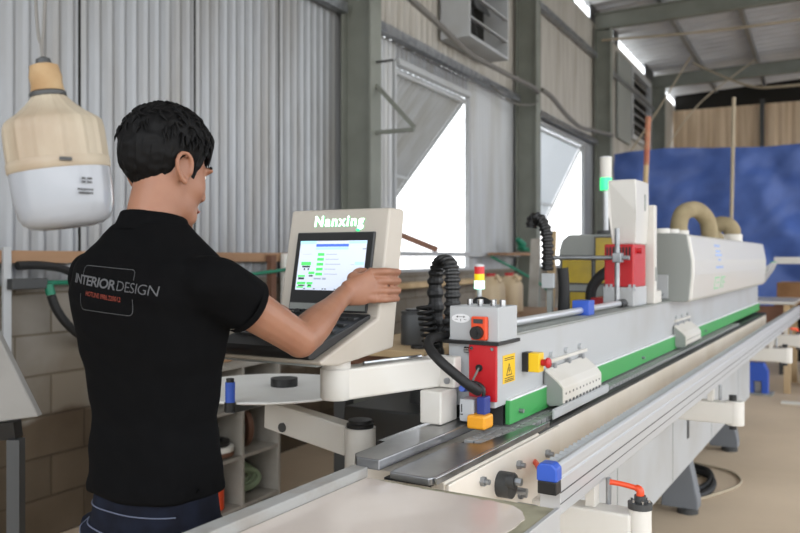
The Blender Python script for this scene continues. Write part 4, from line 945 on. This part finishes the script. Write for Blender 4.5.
for s in (-1,1):
    hip = V((px+s*.07,py,.84)); kn = V((px+s*.095,py+.015,.48)); an = V((px+s*.10,py-.005,.09))
    limb(body,[hip,lerp(hip,kn,.5),kn,lerp(kn,an,.35),an],[.06,.06,.05,.048,.036])
    body.tube([an,V((an.x,an.y+.06,.05)),V((an.x+s*.01,an.y+.15,.03))],[.038,.04,.032],14)
# head
def hell(c,r,rot=None): body.ell(c,r,H if rot is None else H @ Matrix.Translation(c) @ rot @ Matrix.Translation(-V(c)))
hell((0,-.012,.032),(.073,.092,.088)); hell((0,.03,-.02),(.063,.064,.09)); hell((0,.036,-.075),(.052,.052,.045)); hell((0,.070,-.104),(.026,.022,.022))
for s in (-1,1):
    hell((s*.036,.048,-.026),(.027,.032,.040)); hell((s*.043,.014,-.076),(.020,.046,.032)); hell((s*.028,.042,-.088),(.026,.040,.026)); hell((s*.03,.083,.024),(.026,.012,.009))
    er = Matrix.Rotation(s*radians(-22),4,'Z') @ Matrix.Rotation(radians(12),4,'X')
    ec = V((s*.075,-.014,-.008))
    def ep(x,y,z): return H @ (ec + (er @ V((x,y,z))))
    rim = [ep(s*.006,.012,-.012),ep(s*.008,.015,.012),ep(s*.012,.008,.028),ep(s*.015,-.006,.032),ep(s*.017,-.017,.022),ep(s*.016,-.019,.004),ep(s*.012,-.012,-.014),ep(s*.008,-.002,-.027),ep(s*.004,.006,-.028)]
    body.tube(curve_pts(rim,3),.0048,8)
    body.ell((0,0,0),(.006,.018,.028),H @ Matrix.Translation(ec) @ er)
    body.ell((0,0,0),(.007,.006,.008),H @ Matrix.Translation(ec) @ er @ Matrix.Translation((s*.004,.0,-.026)))
body.tube([H@V((0,.088,.018)),H@V((0,.098,-.008)),H@V((0,.105,-.03)),H@V((0,.093,-.04))],[.009,.011,.0125,.01],12)
for s in (-1,1): hell((s*.012,.097,-.034),(.009,.010,.008))
hell((0,.088,-.062),(.022,.010,.006)); hell((0,.086,-.071),(.019,.010,.0065))
# hands
def finger(pts, r): body.tube(curve_pts(pts,3), [r*(1.05-.25*i/(3*(len(pts)-1))) for i in range(3*(len(pts)-1)+1)], 10); body.ell(V(pts[-1]),(r*.82,)*3,nu=10,nv=8)
# right hand: palm against the front right edge of the console, fingers wrapped round its side
MC = [V((-1.052,1.640,1.335)),V((-1.040,1.646,1.313)),V((-1.036,1.644,1.291)),V((-1.040,1.634,1.271))]
body.tube([W_R,lerp(W_R,lerp(MC[1],MC[2],.5),.45),lerp(MC[1],MC[2],.5)+V((-.006,-.006,.003))],[(.021,.029),(.0165,.038),(.0135,.040)],18,ref=(0,.1,1))
for m_ in MC: body.ell(m_,(.0125,.0125,.012))
for i,m_ in enumerate(MC): body.tube([lerp(W_R,m_,.3),m_],[.013,.0115],10)
zt = (1.336,1.313,1.289,1.268); ln = (.97,1.0,.97,.86)
for i,m_ in enumerate(MC):
    z = zt[i]; k = ln[i]
    finger([m_, V((-1.026,m_.y+.026*k,z+.001)), V((-1.0275,1.690+.008*k,z)), V((-1.0315,1.690+.048*k,z-.001))], .0104 if i<3 else .0092)
finger([lerp(W_R,MC[0],.25)+V((-.005,.0,.012)), V((-1.083,1.612,1.326)), V((-1.090,1.640,1.337)), V((-1.088,1.668,1.338))], .0105)
body.ell(V((-1.075,1.602,1.32)),(.016,.024,.018))
# left hand resting on the keypad
LM = [V((-1.232,1.478,1.236)),V((-1.252,1.488,1.238)),V((-1.272,1.488,1.237)),V((-1.291,1.478,1.233))]
body.tube([W_L,lerp(W_L,LM[1],.5)+V((-.002,0,.006)),lerp(LM[1],LM[2],.5)],[(.028,.02),(.037,.017),(.038,.0135)],18,ref=(0,0,1))
for i,m_ in enumerate(LM):
    k = (.92,1.05,1.0,.82)[i]; body.ell(m_,(.0115,.012,.012))
    finger([m_, m_+V((.004,.032*k,.012)), m_+V((.006,.056*k,.008)), m_+V((.006,.072*k,-.004))], .0090 if i<3 else .008)
finger([lerp(W_L,LM[0],.3), V((-1.225,1.43,1.226)), V((-1.205,1.455,1.221)), V((-1.197,1.478,1.217))], .0102)
bme = remeshed(body, .0034, 3, .5)
Hi = H.inverted()
bm = bmesh.new(); bm.from_mesh(bme)
hv = []
for v in bm.verts:                                   # soften cheeks, jaw and nape; keep nose, mouth and ears crisp
    q = Hi @ v.co
    if v.co.z > 1.40 and -.13 < q.z < .12 and abs(q.x) < .066 and not (abs(q.x) < .024 and q.y > .078): hv.append(v)
for _ in range(22): bmesh.ops.smooth_vert(bm, verts=hv, factor=.5, use_axis_x=True, use_axis_y=True, use_axis_z=True)
bm.to_mesh(bme); bm.free()
bo = finish_mesh('body', bme, 'skin', man)
# eyes, brows, lips
for s in (-1,1):
    e = MB().ell((s*.031,.0715,.006),(.0115,.010,.0065),H).build('eye','eyew',man,smooth=True)
    MB().ell((s*.031,.0797,.006),(.0048,.0030,.0048),H).build('iris','iris',e,smooth=True)
    MB().tube([H@V((s*.014,.094,.029)),H@V((s*.032,.092,.034)),H@V((s*.05,.078,.028))],[.0035,.004,.002],8).build('eyebrow','hair',man,smooth=True)
MB().tube([H@V((-.02,.0935,-.066)),H@V((0,.099,-.066)),H@V((.02,.0935,-.066))],[.002,.0055,.002],8).build('lips','lip',man,smooth=True)
# hair: a cap over the skull that follows the hairline, with locks
def skull(d):
    best = 0
    for c,r in (((0,-.012,.032),(.073,.092,.088)),((0,.03,-.02),(.063,.064,.09))):
        c = V(c); o = V((0,-.01,.02)); q = V([(o[i]-c[i])/r[i] for i in range(3)]); e = V([d[i]/r[i] for i in range(3)])
        A = e.dot(e); Bq = 2*q.dot(e); Cq = q.dot(q)-1; D = Bq*Bq-4*A*Cq
        if D > 0: best = max(best, (-Bq+sqrt(D))/(2*A))
    return best
def hairt(p):
    az = atan2(abs(p.x), p.y)                        # 0 front, pi back
    if az < .75: line = .062 - .01*az
    elif az < 1.15: line = .055 - (az-.75)/.4*.065
    elif az < 1.42: line = -.012
    elif az < 1.75: line = .025
    elif az < 2.2: line = .025 - (az-1.75)/.45*.075
    else: line = -.050 - (az-2.2)*.045
    d = p.z - line
    t = min(1, max(-1, d/.022))
    th = .011 + .012*max(0,min(1,(p.z-.03)/.09)) + .002*max(0,-p.y/.1)*max(0,min(1,(p.z+.03)/.06))
    if az < .9: th += .006
    taper = min(1, max(0,(d)/.07))
    return (th*(.35+.65*taper))*t if t > 0 else .012*t
hm = MB(); rows = []
nu_, nv_ = 140, 90
for i in range(1, nv_):
    t = pi*i/nv_; row = []
    for j in range(nu_):
        a = 2*pi*j/nu_; d = V((sin(t)*cos(a), sin(t)*sin(a), cos(t))); R = skull(d)
        p = V((0,-.01,.02))+d*R; th = hairt(p)
        if th > 0:
            th += .003*noise.noise(V((a*16,t*3.0,2)))*min(1,th/.01) + .0035*noise.noise(V((a*5+t*2,t*6,7)))*min(1,th/.01)
        row.append(H @ (V((0,-.01,.02))+d*(R+th)))
    rows.append(row)
hm.rings(rows)
rng = random.Random(11)
for k in range(240):                                 # locks
    u = rng.random(); a = rng.uniform(0,2*pi); t = .05+1.15*sqrt(u)
    d = V((sin(t)*cos(a), sin(t)*sin(a), cos(t))); R = skull(d); p = V((0,-.01,.02))+d*R; th = hairt(p)
    if th < .009: continue
    base = p + d*(th-.006)
    tang = V((d.x*.7+rng.uniform(-.35,.35), .55+rng.uniform(-.5,.4) if p.z>.07 else d.y*.3, -.5+rng.uniform(-.2,.2))); tang -= d*tang.dot(d); tang.normalize()
    Ls = rng.uniform(.018,.034)
    pts = [base, base+d*.0065+tang*Ls*.35, base+d*.0055+tang*Ls*.7, base+d*.001+tang*Ls]
    if th < .016 : pts = [q-d*.003 for q in pts]
    hm.tube([H@q for q in pts],[.0036,.0034,.0024,.0004],6)
for k in range(20):                                  # fringe falling over the forehead
    x = -.05+.095*k/19; e_ = rng.uniform(-.006,.006); yy = .080-11*x*x
    tipz = .046-.016*rng.random() - (.010 if x > .03 else 0)
    pts = [V((x*.9,yy-.022,.108)), V((x,yy+.004,.094)), V((x+.004,yy+.011,.076)), V((x+.009+e_,yy+.007,tipz))]
    hm.tube([H@q for q in curve_pts(pts,2)],[.007,.0075,.007,.006,.0045,.003,.0008],6)
hm.build('hair','hair',man,smooth=True,fix=False)
# shirt
sm = MB()
torso_rings(sm, [(0.004,0,.905,.139,.102),(0.004,0,.93,.139,.102),(0.003,0,.97,.134,.097),(0,.0,1.05,.126,.091),(0,0,1.13,.134,.097),(0,-.004,1.22,.153,.109),(0,-.010,1.30,.168,.116),(0,-.014,1.355,.158,.102),(0,-.013,1.39,.122,.086),(-.003,-.010,1.42,.088,.07),(-.005,-.004,1.440,.066,.062)], ex=.66)
for a,b in ((S_R,E_R),(S_L,E_L)):
    sm.ell(a+V((0,-.004,-.004)),(.056,.060,.058)); 
    rs = [.057,.058,.0575,.057,.0565]; sm.tube([lerp(a,b,.38*i/4) for i in range(5)], rs, 20)
sme = remeshed(sm, .0065, 9, .55)
for v in sme.vertices:
    p = v.co; n_ = v.normal
    f1 = noise.noise(V((p.x*7,p.y*7,p.z*21+p.x*9))); f2 = noise.noise(V((p.x*22+p.z*14,p.y*20,p.z*30)))
    k = .005 + .004*max(0,min(1,(1.05-p.z)/.12))
    if p.x > px+.13: k += .002
    v.co = p + n_*(f1*k + f2*.0014)
for v in sme.vertices:                               # vent at the side hem
    p = v.co
    if p.z < .90: p.z += .004*noise.noise(V((p.x*14,p.y*14,0)))
so = finish_mesh('polo_shirt', sme, 'shirt', man)
col = [V((px+.068*cos(a), py-.004+.066*sin(a), 1.449+.006*sin(a)*-1)) for a in [2*pi*j/28 for j in range(29)]]
mb = MB(); rg = []
for dz,k in ((-.018,1.16),(.004,1.08),(.018,1.0),(.020,.96),(.014,.93),(-.016,.98)):
    rg.append([V((px-.006+.066*k*cos(a), py-.004+.064*k*sin(a)+.008*(dz>0), 1.435+dz-.010*sin(a))) for a in [2*pi*j/36 for j in range(36)]])
mb.rings(rg,caps=False).build('collar','shirt',so,smooth=True)
for a,b in ((S_R,E_R),(S_L,E_L)):                     # knitted cuffs
    c0_ = lerp(a,b,.33); c1_ = lerp(a,b,.39); MB().tube([c0_,c1_],[.0585,.0575],28,caps=False).build('sleeve_cuff','shirt',so,smooth=True)
# print on the back, laid onto the cloth
bmv = [so.location+v.co for v in sme.vertices]; bvh = BVHTree.FromPolygons(bmv,[tuple(p.vertices) for p in sme.polygons])
def on_back(p, lift):
    hit = bvh.ray_cast(V((p.x,-1.0,p.z)),V((0,1,0)))
    y = hit[0].y if hit[0] is not None else py-.1
    return V((p.x,y-lift,p.z))
cuts = 0
def back_print(name, mb, m, o, sx, rot, parent):
    bm = bmesh.new()
    vs = [bm.verts.new(p) for p in mb.v]
    for f in mb.f:
        try: bm.faces.new([vs[i] for i in f])
        except ValueError: pass
    bmesh.ops.remove_doubles(bm, verts=bm.verts, dist=1e-5)
    bmesh.ops.triangulate(bm, faces=bm.faces)
    for _ in range(2):
        es_ = [e for e in bm.edges if e.calc_length() > .008]
        if es_: bmesh.ops.subdivide_edges(bm, edges=es_, cuts=1)
    bmesh.ops.triangulate(bm, faces=bm.faces)
    out = MB(); idx = {}
    c_, s_ = cos(rot), sin(rot)
    for v in bm.verts:
        idx[v] = len(out.v); q = v.co
        p = V((o[0]+sx*(q.x*c_-q.y*s_), 0, o[1]+q.x*s_+q.y*c_))
        out.v.append(on_back(p, .0016 + max(0,q.z)))
    out.f = [tuple(idx[v] for v in f.verts) for f in bm.faces]; bm.free()
    return out.build(name, m, parent, smooth=False, fix=False)
tx, tz, tr = -1.207, 1.318, radians(-6)
def fit(mb, w, h):
    xs = [p.x for p in mb.v]; ys = [p.y for p in mb.v]; kx = w/(max(xs)-min(xs)); ky = h/(max(ys)-min(ys))
    for p in mb.v: p.x *= kx; p.y *= ky
    return mb
mb = text_mesh('INTERIOR',.040,.0,bold=.0008,spacing=.90,align='RIGHT'); fit(mb,.128,.0185); back_print('shirt_lettering',mb,'printw',(tx-.001,tz),1.0,tr,so)
mb = text_mesh('DESIGN',.040,.0,bold=-.0004,spacing=.92,align='LEFT'); fit(mb,.090,.0185); back_print('shirt_lettering',mb,'printw',(tx+.001,tz),1.0,tr,so)
mb = text_mesh('HOTLINE 0986.220012',.0135,.0,bold=.0002,spacing=1.0); fit(mb,.096,.0095); back_print('hotline_lettering',mb,'printr',(tx-.034,tz-.0205),1.0,tr,so)
def rrect(w,h,r,t,gap):
    P_ = []
    for cx_,cy_,a0_ in ((w/2-r,h/2-r,0),(-w/2+r,h/2-r,90),(-w/2+r,-h/2+r,180),(w/2-r,-h/2+r,270)):
        for k in range(5): a = radians(a0_+22.5*k); P_.append((cx_,cy_,cos(a),sin(a),r))
    mb = MB(); n = len(P_)
    o_ = [V((c[0]+c[2]*c[4],c[1]+c[3]*c[4],0)) for c in P_]; i_ = [V((c[0]+c[2]*(c[4]-t),c[1]+c[3]*(c[4]-t),0)) for c in P_]
    for k in range(n):
        q = (k+1) % n
        if k % 5 == 4:
            for s in range(12):
                a,b = s/12,(s+1)/12; A = lerp(o_[k],o_[q],a); Bq = lerp(o_[k],o_[q],b)
                if abs(A.x) > w/2-.002 and abs((A.y+Bq.y)/2-gap) < .019: continue
                mb.add([A,Bq,lerp(i_[k],i_[q],b),lerp(i_[k],i_[q],a)],[(0,1,2,3)])
        else: mb.add([o_[k],o_[q],i_[q],i_[k]],[(0,1,2,3)])
    return mb
back_print('printed_frame', rrect(.140,.086,.008,.0014,.006),'printd',(tx-.028,tz-.008),1.0,radians(-3.5),so)
# jeans and shoes
jm = MB()
torso_rings(jm, [(0.004,0,.80,.140,.102),(0.004,0,.86,.137,.099),(0.004,0,.92,.131,.094),(0.003,0,.975,.122,.086)])
for s in (-1,1):
    hip = V((px+s*.078,py,.84)); kn = V((px+s*.095,py+.015,.48)); an = V((px+s*.10,py-.005,.06))
    jm.tube([hip,lerp(hip,kn,.5),kn,lerp(kn,an,.5),an],[.092,.085,.068,.064,.062],20)
jme = remeshed(jm,.008,5,.5)
for v in jme.vertices: v.co += v.normal*.004*noise.noise(v.co*16)
jo = finish_mesh('jeans', jme, 'jeans', man)
jb = BVHTree.FromPolygons([jo.location+v.co for v in jme.vertices],[tuple(p.vertices) for p in jme.polygons])
def seam(pts):
    out = []
    for x,z in pts:
        h = jb.ray_cast(V((x,0,z)),V((0,1,0))); out.append(V((x,(h[0].y if h[0] is not None else py-.1)-.0015,z)))
    return out
def line(a,b,n=10): return [(a[0]+(b[0]-a[0])*i/n, a[1]+(b[1]-a[1])*i/n) for i in range(n+1)]
for s in (-1,1):
    c_ = px+s*.068
    pk = line((c_-.06,.845),(c_+.06,.84)); MB().tube(seam(pk),.0015,6).build('pocket_stitching','stitch',jo)
    pk = line((c_-.06,.845),(c_-.055,.73))+line((c_-.055,.73),(c_,.705))+line((c_,.705),(c_+.055,.725))+line((c_+.055,.725),(c_+.06,.84)); MB().tube(seam(pk),.0012,6).build('pocket_stitching','stitch',jo)
MB().tube(seam(line((px-.12,.885),(px+.12,.885),20)),.0013,6).build('yoke_stitching','stitch',jo)
for s in (-1,1):
    x = px+s*.10; mb = MB(); mb.tube([(x,py-.075,.055),(x,py-.03,.06),(x,py+.06,.05),(x+s*.01,py+.14,.04),(x+s*.012,py+.19,.032)],[.04,.047,.048,.046,.028],16,ref=(0,0,1))
    me = remeshed(mb,.006,4); sh_ = finish_mesh('shoe',me,'black',man)
    MB().prism([(x-.045,py-.11),(x+.045,py-.11),(x+.05+s*.01,py+.15),(x+s*.012,py+.215),(x-.05+s*.01,py+.15)],0.0,.022,lambda p,q,t:V((p,q,t))).build('shoe_sole','darkgrey',sh_,bevel=.004)
